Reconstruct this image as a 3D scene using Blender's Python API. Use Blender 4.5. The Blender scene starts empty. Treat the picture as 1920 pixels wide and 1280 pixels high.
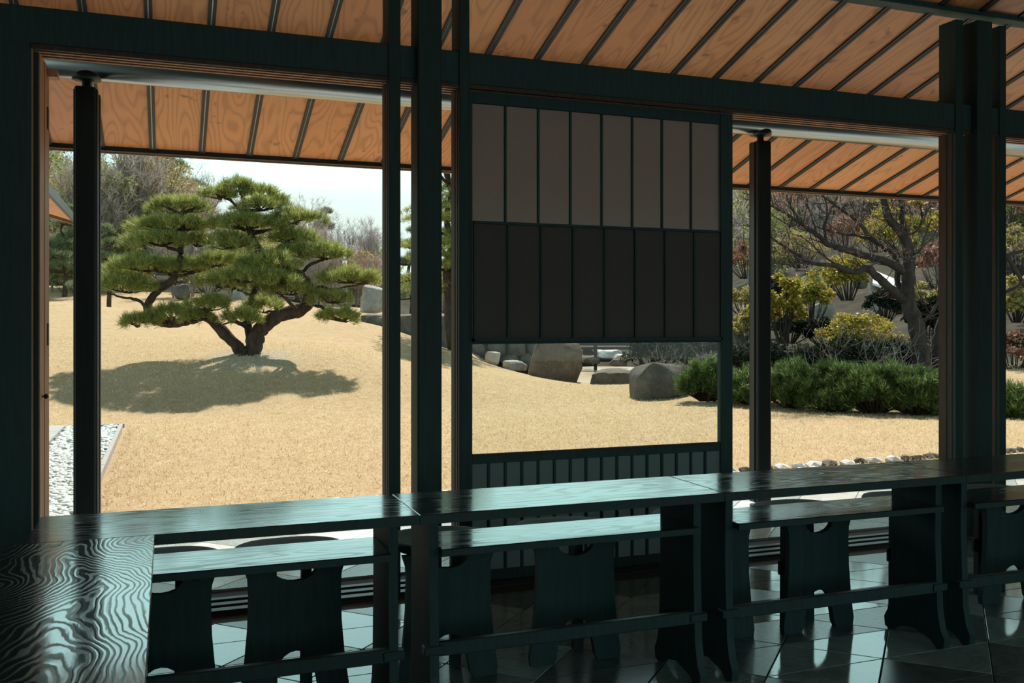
import bpy, math, random
import numpy as np
from mathutils import Vector, Matrix, noise
from mathutils.geometry import tessellate_polygon

# ------------------------------------------------------------------ camera, sky, sun, exposure
SC = bpy.context.scene
COL = SC.collection
FPX = 1750.0                       # focal length in pixels of the 1920 wide frame
YAW = math.radians(20.26)          # camera turned right of the facade normal (+Y)
EYE = 1.3
HORIZON = 606.0
cam_d = bpy.data.cameras.new('camera')
cam_d.sensor_width = 36.0
cam_d.lens = 36.0 * FPX / 1920.0
cam_d.shift_y = (HORIZON - 640.0) / 1920.0
cam_d.clip_end = 600
cam = bpy.data.objects.new('camera', cam_d)
COL.objects.link(cam)
cam.location = (0, 0, EYE)
cam.rotation_euler = (math.pi / 2, 0, -YAW)
SC.camera = cam

world = bpy.data.worlds.new('sky')
SC.world = world
world.use_nodes = True
wn, wl = world.node_tree.nodes, world.node_tree.links
wn.clear()
w_out = wn.new('ShaderNodeOutputWorld')
w_bg = wn.new('ShaderNodeBackground')
w_tc = wn.new('ShaderNodeTexCoord')
w_sep = wn.new('ShaderNodeSeparateXYZ')
w_ramp = wn.new('ShaderNodeValToRGB')
wl.new(w_tc.outputs['Generated'], w_sep.inputs[0])
wl.new(w_sep.outputs['Z'], w_ramp.inputs[0])
wl.new(w_ramp.outputs[0], w_bg.inputs[0])
wl.new(w_bg.outputs[0], w_out.inputs[0])
e = w_ramp.color_ramp.elements
e[0].position = 0.0;  e[0].color = (0.345, 0.43, 0.40, 1)
e[1].position = 1.0;  e[1].color = (0.055, 0.065, 0.075, 1)
k = e.new(0.13); k.color = (0.385, 0.46, 0.43, 1)
k = e.new(0.175); k.color = (0.58, 0.94, 0.91, 1)
k = e.new(0.36); k.color = (0.56, 0.92, 0.90, 1)
k = e.new(0.46); k.color = (0.085, 0.10, 0.115, 1)
w_bg.inputs['Strength'].default_value = 2.25

SUN_ELEV = math.radians(53)
sun_d = bpy.data.lights.new('sun', 'SUN')
sun_d.energy = 7.0
sun_d.color = (1.0, 0.93, 0.82)
sun_d.angle = math.radians(0.6)
sun = bpy.data.objects.new('sun', sun_d)
COL.objects.link(sun)
_tr = Vector((-0.482, -0.876, 0)).normalized() * math.cos(SUN_ELEV) + Vector((0, 0, -math.sin(SUN_ELEV)))
sun.rotation_euler = _tr.to_track_quat('-Z', 'Y').to_euler()
sun.location = (8, 40, 40)

SC.view_settings.view_transform = 'Standard'
SC.view_settings.look = 'None'
SC.view_settings.gamma = 1.0
SC.view_settings.use_curve_mapping = False
SC.view_settings.exposure = 0.0
SC.cycles.max_bounces = 10
SC.cycles.diffuse_bounces = 5
SC.cycles.transparent_max_bounces = 12
SC.cycles.sample_clamp_indirect = 6.0

# ------------------------------------------------------------------ geometry of the picture
SA, CA = math.sin(YAW), math.cos(YAW)
def ld(lat, d, z=0.0):             # lateral offset / depth along the view -> world
    return Vector((lat * CA + d * SA, -lat * SA + d * CA, z))
def at(px, py, d):                 # the point seen at (px, py) when it stands d metres away
    p = ld((px - 960.0) / FPX * d, d)
    p.z = EYE + (HORIZON - py) / FPX * d
    return p

rng = random.Random(7)

# ------------------------------------------------------------------ mesh builder
class MB:
    def __init__(s):
        s.v, s.f = [], []
    def box(s, x0, x1, y0, y1, z0, z1):
        b = len(s.v)
        s.v += [(x0,y0,z0),(x1,y0,z0),(x1,y1,z0),(x0,y1,z0),(x0,y0,z1),(x1,y0,z1),(x1,y1,z1),(x0,y1,z1)]
        s.f += [tuple(b+i for i in q) for q in ((0,3,2,1),(4,5,6,7),(0,1,5,4),(1,2,6,5),(2,3,7,6),(3,0,4,7))]
        return s
    def bbox(s, x0, x1, y0, y1, z0, z1, c=0.004):
        """box with chamfered edges"""
        b = len(s.v)
        c = min(c, (x1-x0)*.45, (y1-y0)*.45, (z1-z0)*.45)
        X, Y, Z = (x0, x1), (y0, y1), (z0, z1)
        idx = {}
        for i in (0,1):
            for j in (0,1):
                for l in (0,1):
                    sx, sy, sz = (1-2*i)*c, (1-2*j)*c, (1-2*l)*c
                    for a, off in enumerate(((0,sy,sz),(sx,0,sz),(sx,sy,0))):
                        idx[i,j,l,a] = len(s.v)
                        s.v.append((X[i]+off[0], Y[j]+off[1], Z[l]+off[2]))
        def add(q, n):
            p = [Vector(s.v[k]) for k in q]
            if (p[1]-p[0]).cross(p[2]-p[0]).dot(Vector(n)) < 0: q = q[::-1]
            s.f.append(tuple(q))
        for i in (0,1):
            n = 2*i-1
            add([idx[i,0,0,0],idx[i,1,0,0],idx[i,1,1,0],idx[i,0,1,0]], (n,0,0))
            add([idx[0,i,0,1],idx[1,i,0,1],idx[1,i,1,1],idx[0,i,1,1]], (0,n,0))
            add([idx[0,0,i,2],idx[1,0,i,2],idx[1,1,i,2],idx[0,1,i,2]], (0,0,n))
            for j in (0,1):
                m = 2*j-1
                add([idx[i,j,0,0],idx[i,j,1,0],idx[i,j,1,1],idx[i,j,0,1]], (n,m,0))
                add([idx[i,0,j,0],idx[i,1,j,0],idx[i,1,j,2],idx[i,0,j,2]], (n,0,m))
                add([idx[0,i,j,1],idx[1,i,j,1],idx[1,i,j,2],idx[0,i,j,2]], (0,n,m))
                for l in (0,1):
                    add([idx[i,j,l,0],idx[i,j,l,1],idx[i,j,l,2]], (n,m,2*l-1))
        return s
    def plate(s, outer, holes, t0, t1, axis):
        """flat polygon with holes; (u, v) pairs, extruded from t0 to t1 along axis ('x': u=y v=z, 'y': u=x v=z, 'z': u=x v=y)"""
        def P(u, v, t):
            return {'x': (t, u, v), 'y': (u, t, v), 'z': (u, v, t)}[axis]
        loops = [list(outer)] + [list(h) for h in holes]
        flat = [p for l in loops for p in l]
        tris = tessellate_polygon([[Vector((p[0], p[1], 0)) for p in l] for l in loops])
        b, n = len(s.v), len(flat)
        s.v += [P(u, v, t0) for u, v in flat] + [P(u, v, t1) for u, v in flat]
        for a, c, d in tris:
            s.f.append((b+a, b+c, b+d)); s.f.append((b+n+d, b+n+c, b+n+a))
        k0 = 0
        for l in loops:
            m = len(l)
            for i in range(m):
                j = (i+1) % m
                s.f.append((b+k0+i, b+k0+j, b+n+k0+j, b+n+k0+i))
            k0 += m
        return s
    def tube(s, pts, rad, n=6, cap=True):
        pts = [Vector(p) for p in pts]
        if not hasattr(rad, '__len__'): rad = [rad]*len(pts)
        b = len(s.v)
        up = None
        for i, p in enumerate(pts):
            t = (pts[min(i+1, len(pts)-1)] - pts[max(i-1, 0)])
            if t.length < 1e-9: t = Vector((0,0,1))
            t.normalize()
            if up is None:
                up = Vector((0,0,1)) if abs(t.z) < .9 else Vector((1,0,0))
            u = t.cross(up)
            if u.length < 1e-6: u = t.cross(Vector((1,0,0.3)))
            u.normalize(); w = t.cross(u).normalized(); up = w.cross(t).normalized() if False else -w if False else up
            for q in range(n):
                a = 2*math.pi*q/n
                s.v.append(tuple(p + (u*math.cos(a) + w*math.sin(a))*rad[i]))
        for i in range(len(pts)-1):
            for q in range(n):
                r = (q+1) % n
                s.f.append((b+i*n+q, b+i*n+r, b+(i+1)*n+r, b+(i+1)*n+q))
        if cap:
            s.f.append(tuple(b+q for q in range(n))[::-1])
            s.f.append(tuple(b+(len(pts)-1)*n+q for q in range(n)))
        return s
    def mesh(s, name, m, smooth=False):
        me = bpy.data.meshes.new(name)
        me.from_pydata(s.v, [], s.f)
        if m: me.materials.append(m)
        if smooth:
            me.polygons.foreach_set('use_smooth', [True]*len(me.polygons))
        me.update()
        return me
    def build(s, name, m, parent=None, smooth=False, loc=None):
        return link(name, s.mesh(name, m, smooth), parent, loc)

def link(name, me, parent=None, loc=None):
    o = bpy.data.objects.new(name, me)
    COL.objects.link(o)
    if loc is not None: o.location = loc
    if parent: o.parent = parent
    return o
def empty(name, loc=(0,0,0), rz=0):
    o = bpy.data.objects.new(name, None)
    o.empty_display_size = .1
    o.location = loc; o.rotation_euler = (0,0,rz)
    COL.objects.link(o)
    return o
def tag(o, label=None, cat=None, group=None, kind=None):
    if label: o['label'] = label
    if cat: o['category'] = cat
    if group: o['group'] = group
    if kind: o['kind'] = kind
    return o
def copy_tree(o, parent=None):
    c = o.copy(); COL.objects.link(c); c.parent = parent
    for ch in KIDS.get(o.name, []):
        copy_tree(ch, c)
    return c
KIDS = {}
def remember(o):
    KIDS[o.name] = [c for c in bpy.data.objects if c.parent == o]
    for c in KIDS[o.name]: remember(c)

# ------------------------------------------------------------------ materials
class NT:
    def __init__(s, name):
        s.m = bpy.data.materials.new(name); s.m.use_nodes = True
        s.n, s.l = s.m.node_tree.nodes, s.m.node_tree.links
        s.n.clear()
        s.out = s.n.new('ShaderNodeOutputMaterial')
    def new(s, t, **kw):
        x = s.n.new('ShaderNode'+t)
        for k_, v_ in kw.items(): setattr(x, k_, v_)
        return x
    def set(s, node, **kw):
        for k_, v_ in kw.items(): node.inputs[k_].default_value = v_
        return node
    def math(s, op, a, b=None):
        x = s.new('Math', operation=op)
        for i, q in enumerate((a, b)):
            if q is None: continue
            if hasattr(q, 'links') or hasattr(q, 'is_linked'): s.l.new(q, x.inputs[i])
            else: x.inputs[i].default_value = q
        return x.outputs[0]
    def coords(s, scale=(1,1,1), rnd=0.0, src='Object'):
        tc = s.new('TexCoord'); mp = s.new('Mapping')
        mp.inputs['Scale'].default_value = scale
        if rnd:
            oi = s.new('ObjectInfo')
            vm = s.new('VectorMath', operation='SCALE')
            cx = s.new('CombineXYZ')
            a = s.math('MULTIPLY', oi.outputs['Random'], rnd)
            b = s.math('MULTIPLY', oi.outputs['Random'], rnd*7.31)
            s.l.new(a, cx.inputs[0]); s.l.new(b, cx.inputs[1]); s.l.new(a, cx.inputs[2])
            s.l.new(cx.outputs[0], mp.inputs['Location'])
        s.l.new(tc.outputs[src], mp.inputs['Vector'])
        return mp.outputs[0]
    def noise(s, vec, scale, detail=3, rough=.55, dist=0.0):
        x = s.new('TexNoise')
        x.inputs['Scale'].default_value = scale; x.inputs['Detail'].default_value = detail
        x.inputs['Roughness'].default_value = rough; x.inputs['Distortion'].default_value = dist
        if vec is not None: s.l.new(vec, x.inputs['Vector'])
        return x.outputs[0]
    def ramp(s, fac, stops, interp='LINEAR'):
        x = s.new('ValToRGB'); cr = x.color_ramp; cr.interpolation = interp
        while len(cr.elements) < len(stops): cr.elements.new(.5)
        for el, (p, c) in zip(cr.elements, stops):
            el.position = p; el.color = (c[0], c[1], c[2], 1) if hasattr(c, '__len__') else (c, c, c, 1)
        s.l.new(fac, x.inputs[0])
        return x.outputs[0]
    def mix(s, fac, a, b, mode='MIX'):
        x = s.new('Mix', data_type='RGBA', blend_type=mode)
        for sock, q in ((x.inputs[0], fac), (x.inputs[6], a), (x.inputs[7], b)):
            if hasattr(q, 'is_linked'): s.l.new(q, sock)
            elif hasattr(q, '__len__'): sock.default_value = (q[0], q[1], q[2], 1)
            else: sock.default_value = q
        return x.outputs[2]
    def bump(s, h, strength=.3, dist=.01):
        x = s.new('Bump'); x.inputs['Strength'].default_value = strength; x.inputs['Distance'].default_value = dist
        s.l.new(h, x.inputs['Height'])
        return x.outputs[0]
    def principled(s, base, rough=.6, spec=.5, normal=None, metallic=0, ior=None):
        p = s.new('BsdfPrincipled')
        for key, q in (('Base Color', base), ('Roughness', rough), ('Specular IOR Level', spec), ('Metallic', metallic)):
            if hasattr(q, 'is_linked'): s.l.new(q, p.inputs[key])
            elif hasattr(q, '__len__'): p.inputs[key].default_value = (q[0], q[1], q[2], 1)
            else: p.inputs[key].default_value = q
        if ior: p.inputs['IOR'].default_value = ior
        if normal is not None: s.l.new(normal, p.inputs['Normal'])
        return p
    def done(s, shader):
        s.l.new(shader if hasattr(shader, 'is_linked') else shader.outputs[0], s.out.inputs[0])
        return s.m

def contour(t, vec, scale, lines, detail=2.0):
    """flat-sawn wood figure: contour lines of a stretched noise, 0..1"""
    nz = t.noise(vec, scale, detail, .5)
    a = t.math('MULTIPLY', nz, lines*6.2832)
    sn = t.math('SINE', a)
    return t.math('MULTIPLY_ADD', sn, .5) if False else t.math('ADD', t.math('MULTIPLY', sn, .5), .5)

def mat_dark_wood(name, base=(.016,.024,.022), rough=.45, var=.5):
    t = NT(name)
    v = t.coords((9, 9, .9), 3.0)
    g = t.noise(v, 6, 4, .6)
    c = t.ramp(g, [(.3, tuple(x*(1-var*.5) for x in base)), (.7, tuple(x*(1+var) for x in base))])
    return t.done(t.principled(c, rough, .35, t.bump(g, .12, .004)))
def mat_eave_wood():
    t = NT('eave_board_wood')
    v = t.coords((3.2, .55, 1), 9.0)
    ring = contour(t, v, 1.0, 22, 2.2)
    v2 = t.coords((60, 2.2, 1), 5.0)
    pore = t.noise(v2, 2.0, 3, .6)
    v3 = t.coords((1.4, 1.0, 1), 6.0)
    knot = t.noise(v3, 5.0, 4, .6)
    oi = t.new('ObjectInfo')
    base = t.ramp(oi.outputs['Random'], [(0, (.82,.295,.105)), (.35, (.88,.345,.13)), (.7, (.90,.385,.155)), (1, (.76,.265,.095))])
    c = t.mix(t.math('MULTIPLY', t.math('POWER', ring, 3.0), .42), base, (.38,.13,.042))
    c = t.mix(t.math('MULTIPLY', pore, .25), c, (.44,.16,.05))
    dk = t.ramp(knot, [(.30, 1.0), (.36, 0.0)])
    c = t.mix(t.math('MULTIPLY', dk, .6), c, (.12,.05,.02))
    return t.done(t.principled(c, .42, .45, t.bump(ring, .10, .003)))
def mat_table_wood(name, along, scale_c, lines, amount):
    """black lacquered board with open grain that catches the sky"""
    t = NT(name)
    sc = (scale_c*.14, scale_c, 1) if along == 'x' else (scale_c, scale_c*.17, 1)
    v = t.coords(sc, 4.0)
    if along == 'x':
        ring = contour(t, v, 1.0, lines, 2.6)
    else:
        oc = t.coords((1,1,1)); sp = t.new('SeparateXYZ'); t.l.new(oc, sp.inputs[0])
        sway = t.noise(t.coords((1.5,2.2,1), 4.0), 1.0, 2, .5)
        x_ = t.math('ADD', sp.outputs[0], t.math('MULTIPLY', t.math('SUBTRACT', sway, .5), .34))
        x_ = t.math('SQRT', t.math('ADD', t.math('MULTIPLY', x_, x_), .0006))
        big = t.noise(t.coords((5,1.3,1), 6.0), 1.0, 3, .5)
        fine = t.noise(t.coords((40,11,1), 2.0), 1.0, 2, .5)
        f_ = t.math('ADD', t.math('MULTIPLY', x_, 66.0), t.math('MULTIPLY', sp.outputs[1], 15.0))
        f_ = t.math('ADD', f_, t.math('ADD', t.math('MULTIPLY', big, 11.0), t.math('MULTIPLY', fine, 1.0)))
        ring = t.math('ADD', t.math('MULTIPLY', t.math('SINE', t.math('MULTIPLY', f_, 6.2832)), .5), .5)
    sc2 = (3, 90, 3) if along == 'x' else (90, 3, 3)
    pore = t.noise(t.coords(sc2, 3.0), 1.0, 3, .6)
    patch = t.ramp(t.noise(t.coords((1,1,1), 8.0), 3.0, 2), [(.35, .55), (.65, 1.0)])
    dark = t.math('MULTIPLY', t.math('MULTIPLY', t.ramp(ring, [(.55, 0.0), (.90, 1.0)]), patch), amount)
    rough = t.math('ADD', t.math('MULTIPLY', dark, .30), t.math('ADD', t.math('MULTIPLY', pore, .06), .075))
    spec = t.math('SUBTRACT', .55 if along == 'x' else .80, t.math('MULTIPLY', dark, .50 if along == 'x' else .76))
    c = t.mix(dark, (.010,.022,.021), (.005,.011,.011))
    h = t.math('ADD', t.math('MULTIPLY', ring, amount), t.math('MULTIPLY', pore, .25))
    return t.done(t.principled(c, rough, spec, t.bump(h, .10, .001), ior=1.95 if along == 'x' else 2.3))
def mat_plain(name, base, rough=.6, spec=.4, metallic=0, var=0.0, scale=20, bump=0.0):
    t = NT(name)
    nm = None; c = base
    if var or bump:
        g = t.noise(t.coords((1,1,1), 2.0), scale, 4, .6)
        if var: c = t.ramp(g, [(.25, tuple(x*(1-var) for x in base)), (.75, tuple(min(1, x*(1+var)) for x in base))])
        if bump: nm = t.bump(g, bump, .01)
    return t.done(t.principled(c, rough, spec, nm, metallic))
def mat_paper(name, trans, col=(.80,.70,.60)):
    t = NT(name)
    g = t.noise(t.coords((1,1,1), 3.0), 160, 3, .7)
    c = t.ramp(g, [(.3, tuple(x*.86 for x in col)), (.7, col)])
    a = t.new('BsdfDiffuse'); b = t.new('BsdfTranslucent'); mx = t.new('MixShader')
    dk = t.mix(.5, c, c)
    cc = t.new('Mix', data_type='RGBA', blend_type='MULTIPLY'); cc.inputs[0].default_value = 1
    t.l.new(c, cc.inputs[6]); cc.inputs[7].default_value = (trans, trans, trans, 1)
    c2 = t.new('Mix', data_type='RGBA', blend_type='MULTIPLY'); c2.inputs[0].default_value = 1
    t.l.new(c, c2.inputs[6]); c2.inputs[7].default_value = (.25, .25, .25, 1)
    t.l.new(c2.outputs[2], a.inputs[0]); t.l.new(cc.outputs[2], b.inputs[0])
    mx.inputs[0].default_value = .6
    t.l.new(a.outputs[0], mx.inputs[1]); t.l.new(b.outputs[0], mx.inputs[2])
    return t.done(mx)
def mat_tile(name, lo, hi, rough, ior=1.5):
    t = NT(name)
    v = t.coords((1,1,1), 5.0)
    g = t.noise(v, 5, 6, .65, 1.2)
    vein = t.ramp(t.noise(v, 2.6, 5, .6, 2.0), [(.46, 0.0), (.5, 1.0), (.54, 0.0)])
    c = t.ramp(g, [(.3, lo), (.7, hi)])
    c = t.mix(t.math('MULTIPLY', vein, .35), c, tuple(x*.5 for x in lo))
    r = t.math('ADD', t.math('MULTIPLY', t.noise(v, 60, 3), .12), rough)
    return t.done(t.principled(c, r, .5, t.bump(t.noise(v, 120, 2), .02, .002), ior=ior))
def mat_leaf(name, cols, trans=.45, rough=.45, spec=.4):
    t = NT(name)
    geo = t.new('NewGeometry')
    c = t.ramp(geo.outputs['Random Per Island'], [(i/(len(cols)-1), col) for i, col in enumerate(cols)])
    p = t.principled(c, rough, spec)
    b = t.new('BsdfTranslucent'); t.l.new(c, b.inputs[0])
    mx = t.new('MixShader'); mx.inputs[0].default_value = trans
    t.l.new(p.outputs[0], mx.inputs[1]); t.l.new(b.outputs[0], mx.inputs[2])
    return t.done(mx)
def mat_bark(name, a, b, scale=14):
    t = NT(name)
    g = t.noise(t.coords((1,1,.35), 0, 'Object'), scale, 5, .65)
    return t.done(t.principled(t.ramp(g, [(.3, a), (.7, b)]), .85, .2, t.bump(g, .7, .03)))
def mat_rock(name, a, b, c3):
    t = NT(name)
    v = t.coords((1,1,1), 11.0)
    g = t.noise(v, 2.2, 6, .65)
    s = t.noise(v, 26, 3, .7)
    c = t.ramp(g, [(.28, a), (.55, b), (.75, c3)])
    c = t.mix(t.ramp(s, [(.55, 0.0), (.68, .5)]), c, tuple(min(1, x*1.8) for x in b))
    return t.done(t.principled(c, .85, .25, t.bump(s, .5, .03)))
def mat_lawn():
    t = NT('dormant_lawn')
    v = t.coords((1,1,1), 0, 'Object')
    big = t.noise(v, .55, 4, .6)
    mid = t.noise(v, 5.5, 5, .7, .6)
    fine = t.noise(t.coords((1,.6,1), 0, 'Object'), 60, 4, .75)
    c = t.ramp(mid, [(.25, (.42,.29,.165)), (.5, (.55,.43,.265)), (.75, (.64,.55,.38))])
    c = t.mix(t.ramp(big, [(.35, 0.0), (.7, .5)]), c, (.60,.46,.26))
    c = t.mix(t.ramp(fine, [(.30, .75), (.56, 0.0)]), c, (.34,.20,.10))
    c = t.mix(t.ramp(fine, [(.55, 0.0), (.8, .6)]), c, (.74,.68,.50))
    pb = at(470, 664, 17.4); vd = t.new('VectorMath', operation='DISTANCE'); t.l.new(v, vd.inputs[0]); vd.inputs[1].default_value = (pb.x, pb.y-.25, pb.z)
    soil = t.math('ADD', vd.outputs['Value'], t.math('MULTIPLY', t.math('SUBTRACT', mid, .5), 2.2))
    c = t.mix(t.ramp(soil, [(.45, .85), (1.0, 0.0)]), c, (.44,.40,.33))
    h = t.math('ADD', t.math('MULTIPLY', mid, .6), fine)
    return t.done(t.principled(c, .95, .1, t.bump(h, .6, .05)))
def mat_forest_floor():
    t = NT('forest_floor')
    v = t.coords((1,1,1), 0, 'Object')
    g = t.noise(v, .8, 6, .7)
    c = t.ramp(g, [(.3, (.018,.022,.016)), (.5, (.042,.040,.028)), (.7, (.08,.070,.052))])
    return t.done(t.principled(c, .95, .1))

M = {}
M['post'] = mat_dark_wood('dark_stained_wood', (.020,.050,.049), .6, .3)
M['post_brown'] = mat_dark_wood('brown_frame_wood', (.070,.040,.030), .6)
M['jamb'] = mat_dark_wood('lit_jamb_wood', (.42,.20,.105), .5)
M['outer_post'] = mat_dark_wood('dark_outdoor_column', (.014,.020,.020), .6, .3)
M['timber'] = mat_plain('weathered_timber', (.06,.055,.05), .8, .2, 0, .3, 10)
M['beam'] = mat_dark_wood('dark_beam_wood', (.023,.060,.058), .6, .3)
M['eave'] = mat_eave_wood()
M['batten'] = mat_plain('dark_batten', (.016,.018,.017), .5)
M['batten_line'] = mat_plain('batten_metal_line', (.50,.54,.54), .35, .5, .6)
M['tube'] = mat_plain('brushed_steel_tube', (.40,.43,.43), .24, .5, 1.0, .05, 8)
M['steel'] = mat_plain('dark_steel', (.03,.033,.033), .4, .5, .3)
M['bright_steel'] = mat_plain('bright_steel_strip', (.5,.5,.48), .35, .5, .8)
M['wall'] = mat_plain('dark_plaster', (.020,.040,.038), .8, .2, 0, .25, 12)
M['roof'] = mat_plain('roof_metal', (.06,.07,.07), .5, .4, .2, .2, 4)
M['table_x'] = mat_table_wood('lacquered_board_x', 'x', 5.0, 26, .35)
M['table_y'] = mat_table_wood('lacquered_board_y', 'y', 5.4, 46, .80)
M['table_edge'] = mat_dark_wood('black_lacquer', (.012,.032,.031), .5, .3)
M['support'] = mat_dark_wood('table_support_wood', (.014,.036,.037), .65, .3)
M['stool'] = mat_dark_wood('stool_wood', (.012,.033,.032), .7, .3)
M['paper'] = mat_paper('washi_paper', .70, (.80,.79,.80))
M['paper_low'] = mat_paper('washi_paper_grey', .50, (.66,.80,.80))
M['tile_light'] = mat_tile('marble_tile_light_shaded', (.16,.22,.22), (.25,.32,.315), .02, 1.75)  # indoor tiles: the terrace stone with the room's shade put into its colour
M['terrace_light'] = mat_tile('terrace_tile_light_sunlit', (.60,.64,.62), (.72,.75,.73), .10)  # terrace tiles: lighter copy of the floor stone for the sunlit side
M['terrace_grey'] = mat_tile('terrace_tile_grey_sunlit', (.28,.32,.31), (.38,.42,.41), .22)
M['tile_grey'] = mat_tile('marble_tile_grey_shaded', (.055,.080,.080), (.10,.135,.13), .18, 1.65)
M['grout'] = mat_plain('tile_joint', (.05,.055,.055), .8)
M['lawn'] = mat_lawn()
M['forest'] = mat_forest_floor()
M['pebble'] = mat_plain('grey_pebbles', (.62,.70,.69), .8, .3, 0, .25, 9)
M['gravel_bed'] = mat_plain('gravel_bed', (.06,.065,.065), .9)
M['curb'] = mat_plain('pale_kerb_stone', (.36,.36,.355), .8, .3, 0, .12, 14, .2)
M['paving'] = mat_plain('pale_paving', (.36,.38,.37), .75, .3, 0, .1, 6, .1)
M['rock'] = mat_rock('garden_rock', (.045,.042,.038), (.125,.115,.10), (.22,.20,.18))
M['rock_brown'] = mat_rock('brown_rock', (.065,.048,.038), (.17,.125,.095), (.27,.22,.18))
M['rock_pale'] = mat_rock('pale_rock', (.16,.155,.15), (.34,.33,.31), (.50,.49,.46))
M['rock_white'] = mat_rock('white_rock', (.45,.46,.45), (.68,.70,.69), (.85,.86,.85))
M['bark'] = mat_bark('pine_bark', (.020,.016,.013), (.085,.058,.045))
M['bark_grey'] = mat_bark('grey_bark', (.11,.10,.092), (.32,.285,.265), 5)
M['bark_maple'] = mat_bark('maple_bark', (.016,.013,.012), (.062,.050,.046), 9)
M['needle'] = mat_leaf('pine_needles', [(.08,.12,.03), (.24,.28,.06), (.42,.44,.12), (.15,.20,.05), (.62,.62,.28)], .55, .35, .5)
M['needle_dark'] = mat_leaf('shrub_needles', [(.012,.04,.014), (.05,.11,.025), (.16,.24,.05), (.022,.06,.018), (.42,.50,.20)], .45, .35, .5)
M['needle_far'] = mat_leaf('far_pine_needles', [(.09,.14,.075), (.18,.23,.11), (.25,.30,.16)], .5, .5)
M['leaf_green'] = mat_leaf('evergreen_leaves', [(.13,.16,.055), (.28,.31,.10), (.42,.43,.16), (.20,.24,.085)], .55, .55)
M['leaf_olive'] = mat_leaf('olive_leaves', [(.20,.18,.07), (.36,.31,.11), (.46,.38,.14), (.26,.24,.09)], .5, .55)
M['leaf_yellow'] = mat_leaf('yellow_leaves', [(.30,.23,.03), (.46,.34,.045), (.26,.26,.05), (.12,.14,.03), (.58,.44,.08)], .5, .45)
M['leaf_dark'] = mat_leaf('dark_glossy_leaves', [(.006,.014,.010), (.012,.024,.015), (.02,.03,.018), (.06,.055,.04)], .2, .8, .05)
M['leaf_red'] = mat_leaf('russet_leaves', [(.20,.09,.06), (.30,.14,.09), (.14,.08,.05), (.36,.20,.15)], .4, .5)
M['twig'] = mat_leaf('bare_twigs', [(.30,.26,.24), (.42,.37,.345), (.35,.285,.26), (.52,.47,.44)], .35, .8, .1)
M['twig_red'] = mat_leaf('budding_twigs', [(.36,.22,.20), (.50,.33,.30), (.40,.28,.25)], .35, .8, .1)
M['straw'] = mat_leaf('straw_grass', [(.58,.43,.26), (.72,.60,.40), (.84,.75,.55), (.64,.50,.30)], .5, .8, .1)
M['white_roof'] = mat_plain('white_board', (.75,.75,.72), .7, .3, 0, .06, 10)
def _glass():
    t = NT('window_glass')
    a = t.new('BsdfTransparent'); a.inputs[0].default_value = (.95,.97,.96,1)
    g = t.new('BsdfGlossy'); g.inputs['Roughness'].default_value = .02
    lw = t.new('Fresnel'); lw.inputs[0].default_value = 1.45
    mx = t.new('MixShader'); t.l.new(t.math('MULTIPLY', lw.outputs[0], .5), mx.inputs[0])
    t.l.new(a.outputs[0], mx.inputs[1]); t.l.new(g.outputs[0], mx.inputs[2])
    return t.done(mx)
M['glass'] = _glass()
def _water():
    t = NT('pond_water')
    b = t.noise(t.coords((1,1,1)), 3, 3)
    return t.done(t.principled((.36,.225,.105), .35, .4, t.bump(b, .08, .02)))
M['water'] = _water()

# ------------------------------------------------------------------ terrain heights (control points, smoothly interpolated)
CTRL = []
def gpt(px, py, d): p = at(px, py, d); CTRL.append((p.x, p.y, p.z))
def gz(px, d, z): p = ld((px-960)/FPX*d, d); CTRL.append((p.x, p.y, z))
LAWN = -0.10
for d in (6.5, 9.5, 12.3):
    for px in (-600, -150, 300, 700, 1150, 1600, 2050, 2600): gz(px, d, LAWN)
for px in (950, 1250, 1700, 2100): gz(px, 15.0, LAWN)
for a in ((60,772,14.2), (240,776,14.4), (420,772,14.5), (600,766,14.6), (760,765,15.0),
          (-100,700,16.5), (190,716,15.9), (330,690,16.5), (470,664,17.4), (560,676,17.1), (640,715,16.3), (760,715,16.5),
          (200,650,19.0), (330,640,19.0), (600,652,18.4), (700,665,18.6), (480,640,19.6), (800,685,19.5),
          (-60,570,24), (90,566,24), (200,584,24), (300,603,23), (420,606,24), (540,604,24), (650,600,24.2), (700,612,23.6),
          (745,630,23.0), (800,648,22.6), (860,664,22.6), (930,688,22.8), (1000,704,23.2), (1080,716,23.4),
          (1180,726,22.0), (1180,748,17.6), (1400,757,16.2),
          (300,585,30), (420,562,32), (500,560,32), (600,578,31), (700,580,30), (-60,560,32)):
    gpt(*a)
for a in ((820,30,.9), (900,30,.2), (1010,28,-.7), (1100,27,-.8), (1160,30,-.8), (1050,34,-.8), (1150,38,-.8), (980,36,-.2),
          (1250,20,.05), (1320,26,.3), (1450,19,.15), (1600,19,.3), (1750,18,.3), (1950,18,.3), (2300,18,.3),
          (1450,26,.5), (1650,26,.7), (1900,26,.9), (2300,26,1.1),
          (-200,45,4.0), (150,45,3.8), (420,45,3.2), (650,45,2.4), (850,45,1.2), (1000,46,.4), (1200,46,.4), (1400,42,1.6), (1600,42,2.8), (1900,42,3.6), (2400,42,4.0),
          (-300,70,10), (0,70,9), (250,70,7.4), (450,70,5.4), (620,70,3.4), (800,70,1.6), (1000,70,1.0), (1250,70,1.6), (1420,70,7.5), (1650,70,11), (1950,70,13), (2400,70,14),
          (-300,105,16), (0,105,14), (300,105,10), (600,105,5), (850,105,2), (1200,105,3), (1450,105,17), (1700,105,24), (2000,105,28), (2500,105,30)):
    gz(*a)
_C = np.array(CTRL)
_K = np.sqrt(((_C[:,None,:2]-_C[None,:,:2])**2).sum(2) + .8**2)
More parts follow.
